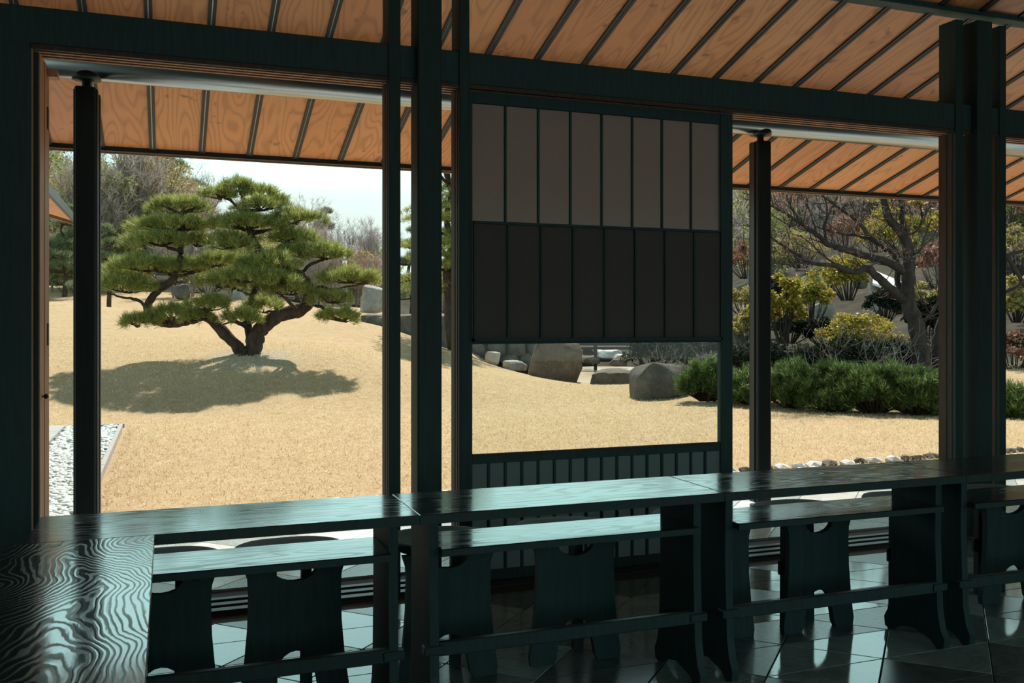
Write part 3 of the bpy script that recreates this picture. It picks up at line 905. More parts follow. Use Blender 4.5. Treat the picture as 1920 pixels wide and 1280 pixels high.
rock(965, 690, 40, 14, 24.0, 'small half buried stone left of the tall brown boulder', 'rock_pale', 21)
rock(925, 677, 26, 18, 25.5, 'small pale stone below the garden wall', 'rock_pale', 23)
rock(452, 562, 34, 18, 32.0, 'squared grey stone on the slope behind the pine', 'rock_pale', 25, rough=.12)
rock(340, 556, 30, 22, 33.5, 'dark stone behind the left stem of the pine', 'rock', 28)
rock(1092, 668, 42, 12, 40, 'white weathered stone at the back of the pond', 'rock_white', 31)
rock(1140, 668, 46, 12, 41, 'broad white weathered stone behind the pond', 'rock_white', 33)
rock(1120, 663, 30, 8, 42, 'small white stone between the two weathered white stones', 'rock_white', 34)
rock(1165, 672, 26, 8, 38, 'small white stone nearest the dark bush at the pond', 'rock_white', 36)
rock(1105, 662, 26, 10, 37.5, 'dark stone in the stream below the low bridge', 'rock', 35)
rock(1110, 678, 30, 8, 36, 'reddish stone on the near side of the stream', 'rock_brown', 37)
rock(1068, 676, 30, 8, 38, 'reddish flat stone left in the stream bed', 'rock_brown', 38)
rock(1540, 590, 40, 22, 27, 'pale sunlit stone among the yellow shrubs', 'rock_pale', 40)
rock(1492, 604, 38, 14, 25, 'pale flat stone below the yellow shrubs', 'rock_pale', 42)
rock(1612, 534, 26, 30, 27, 'grey squared stone above the yellow shrub', 'rock', 44, rough=.12)
rock(1637, 575, 18, 56, 24.6, 'narrow upright grey stone left of the white board roof', 'rock_pale', 45, rough=.12)
rock(1400, 598, 60, 24, 30, 'low grey boulder left of the right outdoor column', 'rock', 46)
rock(1902, 722, 70, 26, 18.5, 'grey boulder at the right edge of the frame', 'rock', 48, rough=.12)
rock(400, 588, 22, 8, 29, 'small pale stone lying behind the pine trunk', 'rock_pale', 50)
rock(648, 592, 28, 10, 26.5, 'small pale stone below the upright grey boulder', 'rock_pale', 52)
rock(1380, 645, 40, 18, 24, 'dark stone under the twigs beside the screen', 'rock', 54)
# retaining slab on the mound, right of the pine
def slab(px0, px1, py_top, py_bot, d0, d1, name, label, m, cat, rough=.02, n=14):
    a, b = at(px0, py_top, d0), at(px1, py_top, d1)
    za, zb = at(px0, py_bot, d0).z, at(px1, py_bot, d1).z
    u = (b-a); L_ = u.length; u.z = 0; u.normalize(); w = Vector((-u.y, u.x, 0))
    m_ = MB()
    R_ = random.Random(px0)
    for i in range(n+1):
        t_ = i/n
        p = a.lerp(b, t_); zb_ = za + (zb-za)*t_ - .25
        j = lambda: R_.uniform(-1, 1)*rough
        for off, z in ((0, zb_), (j(), (p.z+zb_)/2), (j(), p.z-.05), (.06, p.z+j()*.5), (1.2, p.z+.06+j()), (1.3, zb_)):
            q = p + w*off; m_.v.append((q.x-a.x, q.y-a.y, z-a.z))
    for i in range(n):
        for k_ in range(6):
            l_ = (k_+1) % 6
            m_.f.append((i*6+k_, (i+1)*6+k_, (i+1)*6+l_, i*6+l_))
    m_.f.append(tuple(range(6))[::-1]); m_.f.append(tuple(n*6+i for i in range(6)))
    return tag(m_.build(name, M[m], None, False, a), label, cat)
slab(676, 872, 592, 640, 24.6, 24.6, 'stone_slab', 'long dark stone slab edging the mound between the posts', 'rock', 'stone', .04)
# stone wall and low bridge behind the pond
wl_ = tag(empty('garden_wall', at(945, 690, 31)), 'mossy stone block wall behind the tall brown boulder', 'wall')
wp = at(945, 690, 31)
for r_ in range(3):
    for c_ in range(4):
        a = at(868+c_*36+(12 if r_ % 2 else 0), 0, 31); b = at(868+(c_+1)*36-2+(12 if r_ % 2 else 0), 0, 31)
        z0 = at(0, 690-r_*26, 31).z; z1 = at(0, 690-(r_+1)*26+1, 31).z
        me = rock_mesh('wall_block', (b-a).length*.5, .4, (z1-z0)*1.1, M['rock'], 60+r_*5+c_, 2, rough=.08)
        o = link('wall_block', me, wl_, Vector(((a.x+b.x)/2-wp.x, (a.y+b.y)/2-wp.y, z0-wp.z))); o.rotation_euler = (0,0,-YAW)
bk = MB(); q0, q1 = at(868, 690, 31.6)-wp, at(1018, 690, 31.6)-wp
bk.v = [(q0.x,q0.y,-.3), (q1.x,q1.y,-.3), (q1.x,q1.y,1.25), (q0.x,q0.y,1.25)]
bk.v += [(x+.3*SA, y+.3*CA, z) for x, y, z in bk.v]
bk.f = [(0,1,2,3), (7,6,5,4), (0,4,5,1), (3,2,6,7), (0,3,7,4), (1,5,6,2)]
bk.build('wall_core', M['gravel_bed'], wl_)
br = tag(empty('low_bridge', at(1150, 655, 36)), 'low dark timber bridge crossing behind the pond', 'bridge')
bp = at(1150, 655, 36)
br.rotation_euler = (0,0,-YAW)
for z0, z1, y0, y1, nm in ((0,.10,0,.9,'deck'), (.16,.26,-.05,.05,'rail_board'), (.34,.42,-.05,.05,'rail_board'), (.16,.26,.85,.95,'rail_board')):
    MB().bbox(-2.6, 6.5, y0, y1, z0, z1, .01).build(nm, M['timber'], br)
for i_ in range(6):
    MB().bbox(-2.5+i_*1.75, -2.38+i_*1.75, -.06, .06, -.8, .46, .01).build('bridge_post', M['timber'], br)
pw = MB()
pts = [(1010,706,24.5), (1085,728,24.5), (1150,728,25), (1260,690,30), (1260,668,42), (1000,668,42), (985,680,34)]
for px, py, d in pts:
    p = at(px, py, d); pw.v.append((p.x, p.y, -.52))
pw.f = [tuple(range(len(pts)))]
tag(pw.build('pond', M['water']), 'brown shallow pond water between the boulders', 'pond')
# white board roof behind the bare tree
p0 = at(1700, 540, 24); wb_ = tag(empty('white_board', p0), 'white sunlit sloping board roof behind the bare tree', 'roof')
wb_.rotation_euler = (0, 0, -YAW)
wv = MB()
cn = [(1638,506,25.2), (1746,550,25.2), (1744,566,24.2), (1636,530,24.2)]
for dz in (0, -.06):
    for px, py, d in cn:
        q = at(px, py, d) - p0; wv.v.append((q.x*CA - q.y*SA, q.x*SA + q.y*CA, q.z+dz))
wv.f = [(0,3,2,1), (4,5,6,7), (0,1,5,4), (1,2,6,5), (2,3,7,6), (3,0,4,7)]
wv.build('board', M['white_roof'], wb_)
for px, py in ((1648,520), (1734,560)):
    q = at(px, py, 24.7) - p0; lx, ly = q.x*CA - q.y*SA, q.x*SA + q.y*CA
    MB().bbox(lx-.04, lx+.04, ly-.04, ly+.04, -1.5, q.z-.08, .005).build('post', M['timber'], wb_)

# ------------------------------------------------------------------ plants
def np_obj(name, verts, faces, m, parent=None, loc=None, smooth=False):
    me = bpy.data.meshes.new(name)
    nv, nf, k_ = len(verts), len(faces), faces.shape[1]
    me.vertices.add(nv); me.vertices.foreach_set('co', verts.astype(np.float32).ravel())
    me.loops.add(nf*k_); me.loops.foreach_set('vertex_index', faces.astype(np.int32).ravel())
    me.polygons.add(nf); me.polygons.foreach_set('loop_start', np.arange(0, nf*k_, k_, dtype=np.int32))
    me.polygons.foreach_set('loop_total', np.full(nf, k_, np.int32))
    me.materials.append(m)
    me.update(calc_edges=True); me.validate()
    return link(name, me, parent, loc)
def unit(v): return v/np.maximum(np.linalg.norm(v, axis=-1, keepdims=True), 1e-9)
def tufts(R_, cen, nrm, per, length, width, spread=.75):
    """needle tufts: per thin triangles round each centre, leaning along nrm"""
    n = len(cen)
    d = unit(nrm[:,None,:] + R_.normal(0, spread, (n,per,3)))
    side = unit(np.cross(d, R_.normal(0, 1, (n,per,3))))
    L = length*R_.uniform(.6, 1.15, (n,per,1))
    base = cen[:,None,:] + R_.normal(0, length*.10, (n,per,3))
    a = base - side*width*.5; b = base + side*width*.5; c = base + d*L
    v = np.stack([a, b, c], 2).reshape(-1, 3)
    return v, np.arange(len(v)).reshape(-1, 3)
def leaves(R_, cen, size, up=.4, aspect=.55):
    n = len(cen)
    d = unit(R_.normal(0, 1, (n,3))); nn = unit(R_.normal(0, 1, (n,3)) + np.array([0,0,up]))
    s_ = unit(np.cross(d, nn)); d = unit(np.cross(nn, s_))
    L = size*R_.uniform(.6, 1.3, (n,1))
    v = np.stack([cen, cen + d*L*.5 + s_*L*aspect*.5, cen + d*L, cen + d*L*.5 - s_*L*aspect*.5], 1).reshape(-1,3)
    return v, np.arange(len(v)).reshape(-1,4)
def dome_points(R_, n, hw, dp, hh, lo=-.25):
    """points and outward normals on a flat bottomed cushion"""
    a = R_.uniform(0, 2*np.pi, n); r = np.sqrt(R_.uniform(0, 1, n))
    x, y = r*np.cos(a), r*np.sin(a)
    edge = 1 + .16*np.sin(3*a+R_.uniform(0,6)) + .10*np.sin(7*a+R_.uniform(0,6))
    z = np.sqrt(np.clip(1-r*r, 0, 1))
    lump = .18*np.sin(x*7+R_.uniform(0,6))*np.cos(y*6+R_.uniform(0,6))
    zz = (z+lump)*R_.uniform(.55, 1.0, n) + lo*r*R_.uniform(0, 1, n)
    p = np.stack([x*edge*hw, y*edge*dp, zz*hh], 1)
    nn = unit(np.stack([x*.7, y*.7, .55+z*.5], 1))
    return p, nn

# --- the trained pine
PD = 17.5
pine = tag(empty('garden_pine', at(467, 664, PD)), 'trained garden pine with cloud pruned pads on the grassy mound', 'tree')
PO = Vector(pine.location)
def pp(px, py, dd=0.0): return at(px, py, PD+dd) - PO
def smooth_path(P, n=5):
    P = [Vector(p) for p in P]; out = []
    for i in range(len(P)-1):
        p0, p1, p2, p3 = P[max(i-1,0)], P[i], P[i+1], P[min(i+2,len(P)-1)]
        for j in range(n):
            t = j/n
            out.append(.5*((2*p1) + (p2-p0)*t + (2*p0-5*p1+4*p2-p3)*t*t + (3*p1-p0-3*p2+p3)*t**3))
    out.append(P[-1]); return out
def limb(parent, pts, r0, r1, name, m, n=8, wob=.0, seed=0):
    P = smooth_path(pts); R_ = random.Random(seed)
    P = [p + Vector((R_.uniform(-1,1), R_.uniform(-1,1), R_.uniform(-1,1)))*wob*(0 if i in (0,) else 1) for i, p in enumerate(P)]
    rad = [(r0+(r1-r0)*(i/(len(P)-1)))*(1+.10*R_.uniform(-1,1)) for i in range(len(P))]
    mb = MB(); mb.tube(P, rad, n)
    return mb.build(name, m, parent, True)
L1 = [(462,668,0), (440,645,-.1), (410,612,-.2), (384,591,-.25), (354,600,-.2), (318,606,-.1), (288,596,0), (277,572,.05), (300,542,.1), (327,520,.1), (336,490,.1), (339,464,.1), (342,430,.1), (342,398,.1)]
L2 = [(474,668,0), (480,635,0), (494,611,0), (524,592,.05), (557,583,.1), (576,571,.1), (580,550,.1), (572,528,.1), (556,512,.1), (530,500,.15), (500,482,.2), (482,462,.2), (469,434,.2), (461,405,.2), (459,380,.2), (452,360,.2)]
limb(pine, [pp(*p) for p in L1], .115, .045, 'trunk', M['bark'], 10, .012, 1)
limb(pine, [pp(*p) for p in L2], .155, .040, 'trunk', M['bark'], 10, .012, 2)
limb(pine, [pp(*p) for p in ((468,666,.1), (469,640,.15), (465,596,.25), (474,558,.4), (484,512,.45), (476,470,.4))], .085, .05, 'trunk', M['bark'], 8, .01, 3)
rt = MB()
for a in range(7):
    an = a*.9+.3
    rt.tube([(0,0,.10), (math.cos(an)*.12, math.sin(an)*.12, .03), (math.cos(an)*.30, math.sin(an)*.28, -.05)], [.09,.07,.02], 6)
rt.build('root_flare', M['bark'], pine, True)
for i_, b_ in enumerate((
    ((560,515,.1), (590,492,.2), (615,485,.3), (640,478,.3)), ((578,545,.1), (600,538,.0), (625,542,-.1), (690,530,-.1)),
    ((580,570,.1), (606,577,-.2), (624,594,-.3), (650,602,-.3)), ((560,582,.1), (545,570,-.3), (530,555,-.4), (515,545,-.4)),
    ((277,575,0), (255,562,-.1), (225,556,-.2), (200,548,-.2)), ((318,606,-.1), (290,604,-.3), (262,602,-.4), (240,598,-.4)),
    ((327,520,.1), (300,508,.0), (260,505,-.1), (220,498,-.1)), ((328,519,.1), (360,512,.3), (385,505,.5), (405,498,.5)),
    ((338,470,.1), (310,462,0), (280,455,-.1), (255,448,-.1)), ((340,440,.1), (310,428,0), (280,420,0)), ((341,436,.1), (370,426,.1), (395,418,.1)),
    ((342,400,.1), (320,392,0), (300,384,0)), ((342,400,.1), (365,392,.1), (384,385,.1)),
    ((480,460,.2), (450,462,0), (425,458,-.2)), ((470,438,.2), (510,430,.3), (550,418,.3), (585,402,.3)), ((470,436,.2), (440,424,0), (410,412,0)),
    ((461,404,.2), (430,375,.2), (400,362,.2)), ((459,385,.2), (480,374,.2), (505,368,.2)), ((460,395,.2), (490,394,.1), (520,388,.1)),
    ((500,482,.2), (540,452,.3), (580,444,.4)), ((556,512,.1), (520,512,-.4), (480,508,-.6), (450,505,-.6)),
    ((468,620,.2), (450,606,-.2), (430,604,-.4), (418,608,-.4)), ((384,591,-.25), (395,575,-.5), (400,560,-.6)), ((476,556,.4), (440,540,.1), (400,535,0)),
    ((484,520,.4), (510,530,-.2), (545,535,-.4)))):
    limb(pine, [pp(*p) for p in b_], .040, .014, 'branch', M['bark'], 6, .012, 20+i_)
PADS = [  # (x, y, half width, half height) in the 3.048x crop of the photograph, depth offset
 (700,252,95,38,.1), (815,205,85,55,.2), (950,240,90,48,.25), (945,312,105,34,-.1), (1050,300,60,40,.3),
 (480,318,160,62,.1), (430,425,215,58,.1), (350,512,160,52,-.2), (575,520,85,46,.2),
 (850,418,225,62,.1), (1140,385,140,62,.3),
 (765,525,125,60,-.1), (1110,500,165,46,.4),
 (1310,585,150,60,.3), (1150,580,110,50,.2), (1000,640,170,58,-.4),
 (270,655,200,60,-.1), (480,660,130,62,.3),
 (160,770,165,75,-.1), (100,720,90,45,.2),
 (730,755,130,52,-.3), (1110,785,130,75,-.3), (890,720,150,60,-.6), (1040,740,110,50,-.7),
 (1440,725,170,55,-.1), (1340,845,105,44,-.3), (1540,740,80,36,.1),
 (1390,950,110,38,-.3),
 (250,975,105,50,-.4), (430,930,125,52,-.2), (650,880,105,60,-.6), (570,950,85,42,-.4),
 (830,955,105,52,-.4), (960,890,115,68,.2),
 (680,630,150,56,.5),
]
for i_, (cx, cy, hw, hh, dd) in enumerate(PADS):
    R_ = np.random.RandomState(100+i_)
    k_ = PD/FPX/3.048
    c = pp(180+cx/3.048, 280+(cy+hh*.45)/3.048, dd)
    hwm, hhm = hw*k_, hh*k_*1.0
    n = int(52*hwm*hwm*.70/.16)+18
    P0, N0 = dome_points(R_, n, hwm, hwm*.66, hhm)
    P = np.repeat(P0, 9, 0) + R_.normal(0, .035, (n*9, 3)); N = np.repeat(N0 + R_.normal(0, .25, N0.shape), 9, 0)
    v, f = tufts(R_, P, N, 8, .15, .009, .55)
    o = np_obj('needle_pad', v, f, M['needle'], pine, c)
    o.rotation_euler = (0,0,-YAW)
    tw = MB()
    for q in range(int(5+hwm*9)):
        a = R_.uniform(0, 6.28); r_ = R_.uniform(.4, .95)
        e_ = Vector((math.cos(a)*hwm*r_, math.sin(a)*hwm*.66*r_, R_.uniform(-.02, .10)))
        mdl = e_*.5 + Vector((R_.uniform(-.03,.03), R_.uniform(-.03,.03), -R_.uniform(.02,.06)))
        tw.tube([(0,0,-.04), tuple(mdl), tuple(e_)], [.016,.012,.006], 4, False)
    t_ = tw.build('twigs', M['bark'], pine, False, c); t_.rotation_euler = (0,0,-YAW)

# --- generic pine (second garden pine, far pines)
def pine_tree(name, loc, h, label, m, seed, layers=7, spread=.42, needle=.14, width=.012, dens=1.0, group=None, bark='bark', lean=0.0):
    R_ = np.random.RandomState(seed)
    t = tag(empty(name, loc), label, 'tree', group)
    P = [Vector((lean*i/8*h*.5 + R_.normal(0, h*.018), R_.normal(0, h*.018), h*i/8 - (.3 if i == 0 else 0))) for i in range(9)]
    P = smooth_path(P, 3)
    mb = MB(); mb.tube(P, [max(.02, h*.030*(1-i/len(P)*.85)) for i in range(len(P))], 8); mb.build('trunk', M[bark], t, True)
    for l_ in range(layers):
        fr = .30 + .68*l_/(layers-1)
        b0 = P[int(fr*(len(P)-1))]
        reach = h*spread*(1.05-fr)**.7
        for q in range(5 if l_ < layers-1 else 2):
            a = R_.uniform(0, 6.28); rr = reach*R_.uniform(.35, 1.0)
            c = b0 + Vector((math.cos(a)*rr, math.sin(a)*rr, h*R_.uniform(-.02,.06)))
            MB().tube([b0, b0.lerp(c, .5)-Vector((0,0,h*.012)), c], [h*.010, h*.007, h*.004], 5, False).build('branch', M[bark], t)
            hw = reach*R_.uniform(.35, .55)+h*.03
            n = int(dens*90*(hw/needle)**2*.05)+40
            pts_, nn = dome_points(R_, n, hw, hw*.9, hw*.34)
            v, f = tufts(R_, pts_, nn, 8, needle, width, .7)
            np_obj('needle_pad', v, f, M[m], t, c)
    return t
pine_tree('garden_pine', at(842, 640, 23.8)-Vector((0,0,.25)), 5.4, 'tall garden pine standing behind the square column', 'needle', 11, 9, .32, .15, .012, 1.2)
pine_tree('garden_pine', on_ground(770, 33), 3.6, 'small round pine beyond the stone slab, left of the square column', 'needle_far', 12, 5, .30, .18, .018, 1.0)
pine_tree('hill_pine', on_ground(312, 62), 9.6, 'tall flat topped pine standing above the left skyline', 'needle_far', 13, 6, .26, .40, .05, .8)
pine_tree('hill_pine', on_ground(612, 60), 5.8, 'thin pine rising on the skyline right of the trained pine', 'needle_far', 14, 4, .2, .35, .045, .8)
pine_tree('garden_pine', on_ground(205, 30), 2.6, 'small young pine left behind the trained pine', 'needle_far', 15, 5, .4, .16, .016, .9)
pine_tree('garden_pine', on_ground(440, 36), 3.4, 'middle sized pine directly behind the trained pine', 'needle_far', 16, 6, .42, .18, .018, 1.0)
pine_tree('garden_pine', on_ground(120, 34), 3.2, 'broad pine behind the left outdoor column', 'needle_far', 17, 6, .45, .2, .02, 1.0)

# --- bare trees
def grow(R_, mb, p, d, L, r, lvl, tips, bend=.25, kids=(2,4), up=.15, ang=.62):
    n = 4; pts_ = [p.copy()]; q = p.copy(); dd = d.copy()
    for i in range(n):
        dd = (dd + Vector(R_.normal(0, bend, 3))*.5 + Vector((0,0,up*.3))).normalized()
        q = q + dd*L/n; pts_.append(q.copy())
    mb.tube(pts_, [r*(1-.45*i/n) for i in range(n+1)], 6 if lvl > 2 else (4 if lvl > 0 else 3), False)
    if lvl == 0:
        tips.append((q.copy(), dd.copy())); return
    for k_ in range(R_.randint(kids[0], kids[1]+1)):
        f = R_.uniform(.35, 1.0); i = min(n-1, int(f*n)); s_ = pts_[i].lerp(pts_[i+1], f*n-i)
        ax = Vector(R_.normal(0, 1, 3)).cross(dd).normalized()
        nd = (Matrix.Rotation(R_.uniform(ang*.5, ang*1.4), 3, ax) @ dd + Vector((0,0,up))).normalized()
        grow(R_, mb, s_, nd, L*R_.uniform(.55, .8), r*.5, lvl-1, tips, bend, kids, up, ang)
    grow(R_, mb, q, dd, L*.72, r*.55, lvl-1, tips, bend, kids, up, ang)
def twig_mesh(R_, tips, per, length, width):
    P = np.array([t_[0] for t_ in tips]); N = np.array([t_[1] for t_ in tips])
    return tufts(R_, P, N, per, length, width, .55)
def bare_tree(seed, h, twig='twig'):
    R_ = np.random.RandomState(seed)
    t = empty('bare_tree')
    tips = []
    nst = R_.randint(1, 4)
    for k_ in range(nst):
        mb = MB()
        d = Vector((R_.normal(0,.22), R_.normal(0,.22), 1)).normalized()
        grow(R_, mb, Vector((R_.normal(0,.1), R_.normal(0,.1), -.3)), d, h*.38, h*.018, 4, tips, .22, (2,3), .22, .6)
        mb.build('stem', M['bark_grey'], t)
    v, f = twig_mesh(R_, tips, 7, h*.10, .020)
    np_obj('twigs', v, f, M[twig], t)
    return t
def leafy_tree(seed, h, mname, name='leafy_tree', dens=1.0, size=.17):
    R_ = np.random.RandomState(seed)
    t = empty(name); mb = MB()
    mb.tube([(0,0,-.3), (R_.normal(0,.1), 0, h*.3), (R_.normal(0,.2), R_.normal(0,.2), h*.75)], [h*.025, h*.018, h*.006], 7, False)
    C = []
    for k_ in range(26):
        a = R_.uniform(0, 6.28); z = R_.uniform(.28, .97); rr = h*.30*math.sqrt(max(.02, 1-((z-.55)/.5)**2))*R_.uniform(.3, 1)
        c = np.array([math.cos(a)*rr, math.sin(a)*rr, z*h]); s_ = h*R_.uniform(.07, .13)
        n = int(150*dens)
        C.append(c + unit(R_.normal(0,1,(n,3)))*np.array([s_*1.25, s_*1.25, s_*.8])*R_.uniform(.45, 1, (n,1)))
        mb.tube([(0,0,h*z*.55), tuple(c*.6+np.array([0,0,h*z*.12])), tuple(c)], [h*.008, h*.006, h*.002], 4, False)
    mb.build('trunk', M['bark_grey'], t)
    v, f = leaves(R_, np.concatenate(C), size, .5)
    np_obj('leaves', v, f, M[mname], t)
    return t
BARE = [bare_tree(200+i, 6.5) for i in range(4)] + [bare_tree(210, 6.0, 'twig_red')]
EVER = [leafy_tree(300, 6.0, 'leaf_green'), leafy_tree(301, 6.0, 'leaf_olive'), leafy_tree(302, 5.5, 'leaf_green')]
for b in BARE+EVER: remember(b)
used = set()
def put(proto, px, d, s, rz, label, group):
    o = proto if proto.name not in used else copy_tree(proto)
    used.add(proto.name)
    o.location = on_ground(px, d, .1); o.scale = (s, s, s); o.rotation_euler = (0, 0, rz)
    return tag(o, label, 'tree', group)
R_ = random.Random(4)
LB = {'bl': 'leafless grey brown tree in the wood on the left hillside', 'el': 'leafy evergreen tree in the wood on the left hillside',
      'br': 'leafless grey brown tree on the hillside behind the bare tree view', 'er': 'leafy olive green tree on the hillside behind the bare tree view',
      'bm': 'leafless tree on the low rise beyond the pond'}
GB = {'bl': 'bare trees on the left hillside', 'el': 'evergreens on the left hillside', 'br': 'bare trees on the right hillside', 'er': 'evergreens on the right hillside', 'bm': 'bare trees beyond the pond'}
def wood(n, px0, px1, d0, d1, s0, s1, ever, ks, R_):
    for i in range(n):
        px = R_.uniform(px0, px1); d = d0 + (d1-d0)*(i+R_.random())/n
        if R_.random() < ever:
            put(R_.choice(EVER), px, d, R_.uniform(s0, s1), R_.uniform(0, 6.28), LB['e'+ks], GB['e'+ks])
        else:
            put(R_.choice(BARE), px, d, R_.uniform(s0, s1), R_.uniform(0, 6.28), LB['b'+ks], GB['b'+ks])
wood(46, -60, 340, 36, 74, .75, 1.15, .62, 'l', R_)
wood(26, 300, 560, 40, 74, .60, .90, .35, 'l', R_)
wood(16, 540, 740, 42, 74, .45, .75, .2, 'l', R_)
wood(16, 550, 740, 33, 46, .32, .50, .15, 'l', R_)
wood(14, 60, 560, 33, 41, .32, .50, .55, 'l', R_)
wood(10, 740, 1330, 52, 80, .45, .65, 0, 'm', R_)
wood(46, 1370, 1990, 36, 78, .8, 1.15, .45, 'r', R_)
wood(10, 1380, 1990, 75, 100, 1.0, 1.4, .2, 'r', R_)

wood(16, 1990, 2700, 24, 62, .7, 1.1, .5, 'r', R_)
# --- the maple like bare tree in the right bay
MD = 17.2
mp0 = at(1732, 735, MD)
maple = tag(empty('bare_garden_tree', mp0), 'bare spreading garden tree with long branches reaching left, right bay', 'tree')
def mp(px, py, dd=0.0): return at(px, py, MD+dd) - mp0
MPB = [
 (((1735,745,0),(1727,670,0),(1718,609,0),(1702,569,0),(1703,535,0),(1705,495,0),(1701,458,0),(1687,433,0),(1668,411,0),(1655,370,0),(1648,330,0)), .17, .05),
 (((1742,745,.2),(1752,690,.2),(1760,640,.3),(1775,590,.3),(1790,520,.4),(1800,430,.4),(1805,350,.4)), .17, .06),
 (((1700,450,0),(1693,420,.1),(1690,396,.1),(1688,350,.1)), .06, .04),
 (((1702,512,0),(1665,491,-.1),(1624,479,-.2),(1580,466,-.3),(1551,457,-.3),(1532,440,-.3),(1500,418,-.4),(1474,400,-.4),(1440,384,-.4),(1395,372,-.4)), .085, .012),
 (((1698,566,0),(1668,539,-.2),(1639,513,-.3),(1624,502,-.4),(1602,510,-.4),(1569,499,-.5),(1518,491,-.6),(1499,480,-.6),(1470,462,-.6),(1444,444,-.6),(1400,420,-.6)), .085, .010),
 (((1694,552,.2),(1683,528,.3),(1683,499,.3),(1672,473,.3),(1650,458,.3),(1617,444,.3),(1566,436,.3),(1530,425,.3)), .065, .014),
 (((1662,468,.3),(1632,444,.2),(1602,411,.2),(1566,385,.2),(1540,365,.2)), .045, .014),
 (((1569,499,-.5),(1545,480,-.5),(1525,462,-.5),(1500,440,-.6)), .022, .008),
 (((1518,491,-.6),(1480,496,-.7),(1444,492,-.7),(1395,488,-.7)), .020, .008),
 (((1551,457,-.3),(1545,425,-.3),(1552,395,-.2),(1540,350,-.2)), .030, .012),
 (((1500,418,-.4),(1485,390,-.4),(1470,365,-.4),(1460,345,-.4)), .018, .008),
 (((1530,440,-.3),(1522,405,-.3),(1505,372,-.3),(1490,345,-.3)), .018, .008),
 (((1720,609,0),(1740,596,-.1),(1757,570,-.1),(1765,540,-.1)), .04, .015),
 (((1705,480,0),(1725,470,-.2),(1735,440,-.2),(1748,410,-.2)), .03, .01),
 (((1700,440,0),(1722,430,-.1),(1728,400,-.1),(1720,365,-.1)), .025, .01),
 (((1790,520,.4),(1840,500,.2),(1880,480,.1),(1925,470,.1),(1990,465,.1)), .07, .03),
 (((1780,580,.3),(1840,560,.2),(1890,545,.1),(1930,520,.1),(1980,500,.1)), .06, .02),
 (((1800,430,.4),(1850,430,.3),(1890,405,.2),(1940,400,.2)), .05, .02),
 (((1885,480,.1),(1900,500,.1),(1925,540,.1)), .05, .03),
]
Rm = np.random.RandomState(77); mtips = []
for i_, (b_, r0, r1) in enumerate(MPB):
    pts_ = [mp(*p) for p in b_]
    limb(maple, pts_, r0, r1, 'trunk' if i_ < 2 else 'branch', M['bark_maple'], 9 if i_ < 2 else 6, .010, 500+i_)
    sm = smooth_path(pts_, 4)
    mb = MB()
    st0 = 8 if i_ < 2 else 3
    for j in range(st0, len(sm)-1, 1):
        d0 = (sm[min(j+1, len(sm)-1)]-sm[j-1]).normalized()
        for _ in range(1 if j % 2 else 0):
            nd = (d0*.6 + Vector(Rm.normal(0, .6, 3)) + Vector((0,0,.45))).normalized()
            grow(Rm, mb, sm[j], nd, Rm.uniform(.25, .7), .010, 2, mtips, .25, (1,3), .12, .6)
    mb.build('twigs', M['bark_maple'], maple)
v, f = twig_mesh(Rm, mtips, 2, .14, .006)
np_obj('buds', v, f, M['twig_red'], maple)

# --- low mountain pine shrubs along the lawn edge
def low_pine(px, py, wpx, hpx, d, label, seed):
    R2 = np.random.RandomState(seed)
    p = at(px, py, d); p.z -= .03
    o = tag(empty('low_pine', p), label, 'shrub', 'low pines along the lawn')
    o.rotation_euler = (0,0,-YAW)
    w, h = wpx/FPX*d/2, hpx/FPX*d
    V, F, nb = [], [], 0
    st = MB()
    for k_ in range(70):
        a = R2.uniform(0, 6.28); r_ = math.sqrt(R2.uniform(0, 1)); z = h*(.12 + .75*math.sqrt(max(0, 1-r_*r_))*R2.uniform(.2, 1.0))
        c = np.array([math.cos(a)*r_*w*1.0, math.sin(a)*r_*w*.85, z])
        st.tube([(c[0]*.25, c[1]*.25, 0), tuple(c*np.array([.7,.7,.55])), tuple(c)], [.018,.012,.006], 4, False)
        n = 34
        pts_ = c + unit(R2.normal(0,1,(n,3)))*np.array([.13,.13,.12])*R2.uniform(.1,1,(n,1))
        nn = unit(np.array([c[0]/max(w,.1)*.6, c[1]/max(w,.1)*.6, .9])[None] + (pts_-c)*4)
        v, f = tufts(R2, pts_, nn, 9, .12, .009, .6)
        F.append(f+nb); V.append(v); nb += len(v)
    st.build('stems', M['bark'], o)
    np_obj('needles', np.concatenate(V), np.concatenate(F), M['needle_dark'], o)
for i_, a in enumerate(((1325,748,112,86,16.6,'low dark green pine shrub beside the broad dark boulder'),
                       (1412,754,110,84,16.0,'low pine shrub behind the right outdoor column'),
                       (1485,760,116,92,15.4,'low pine shrub right of the right outdoor column'),
                       (1562,768,120,104,14.9,'low pine shrub in the middle of the right bay row'),
                       (1640,772,124,104,14.5,'low pine shrub in front of the bare tree branches'),
                       (1718,776,120,100,14.3,'low pine shrub at the foot of the bare tree trunk'),
                       (1800,780,120,96,14.2,'low pine shrub hidden behind the right column'),
                       (1905,784,110,72,14.0,'low pine shrub at the right edge of the frame'),
                       (1600,742,130,74,16.2,'low pine shrub in the back row of the right bay'),
                       (1700,742,130,72,16.2,'low pine shrub in the back row near the bare tree'))):
    low_pine(*a, 600+i_)
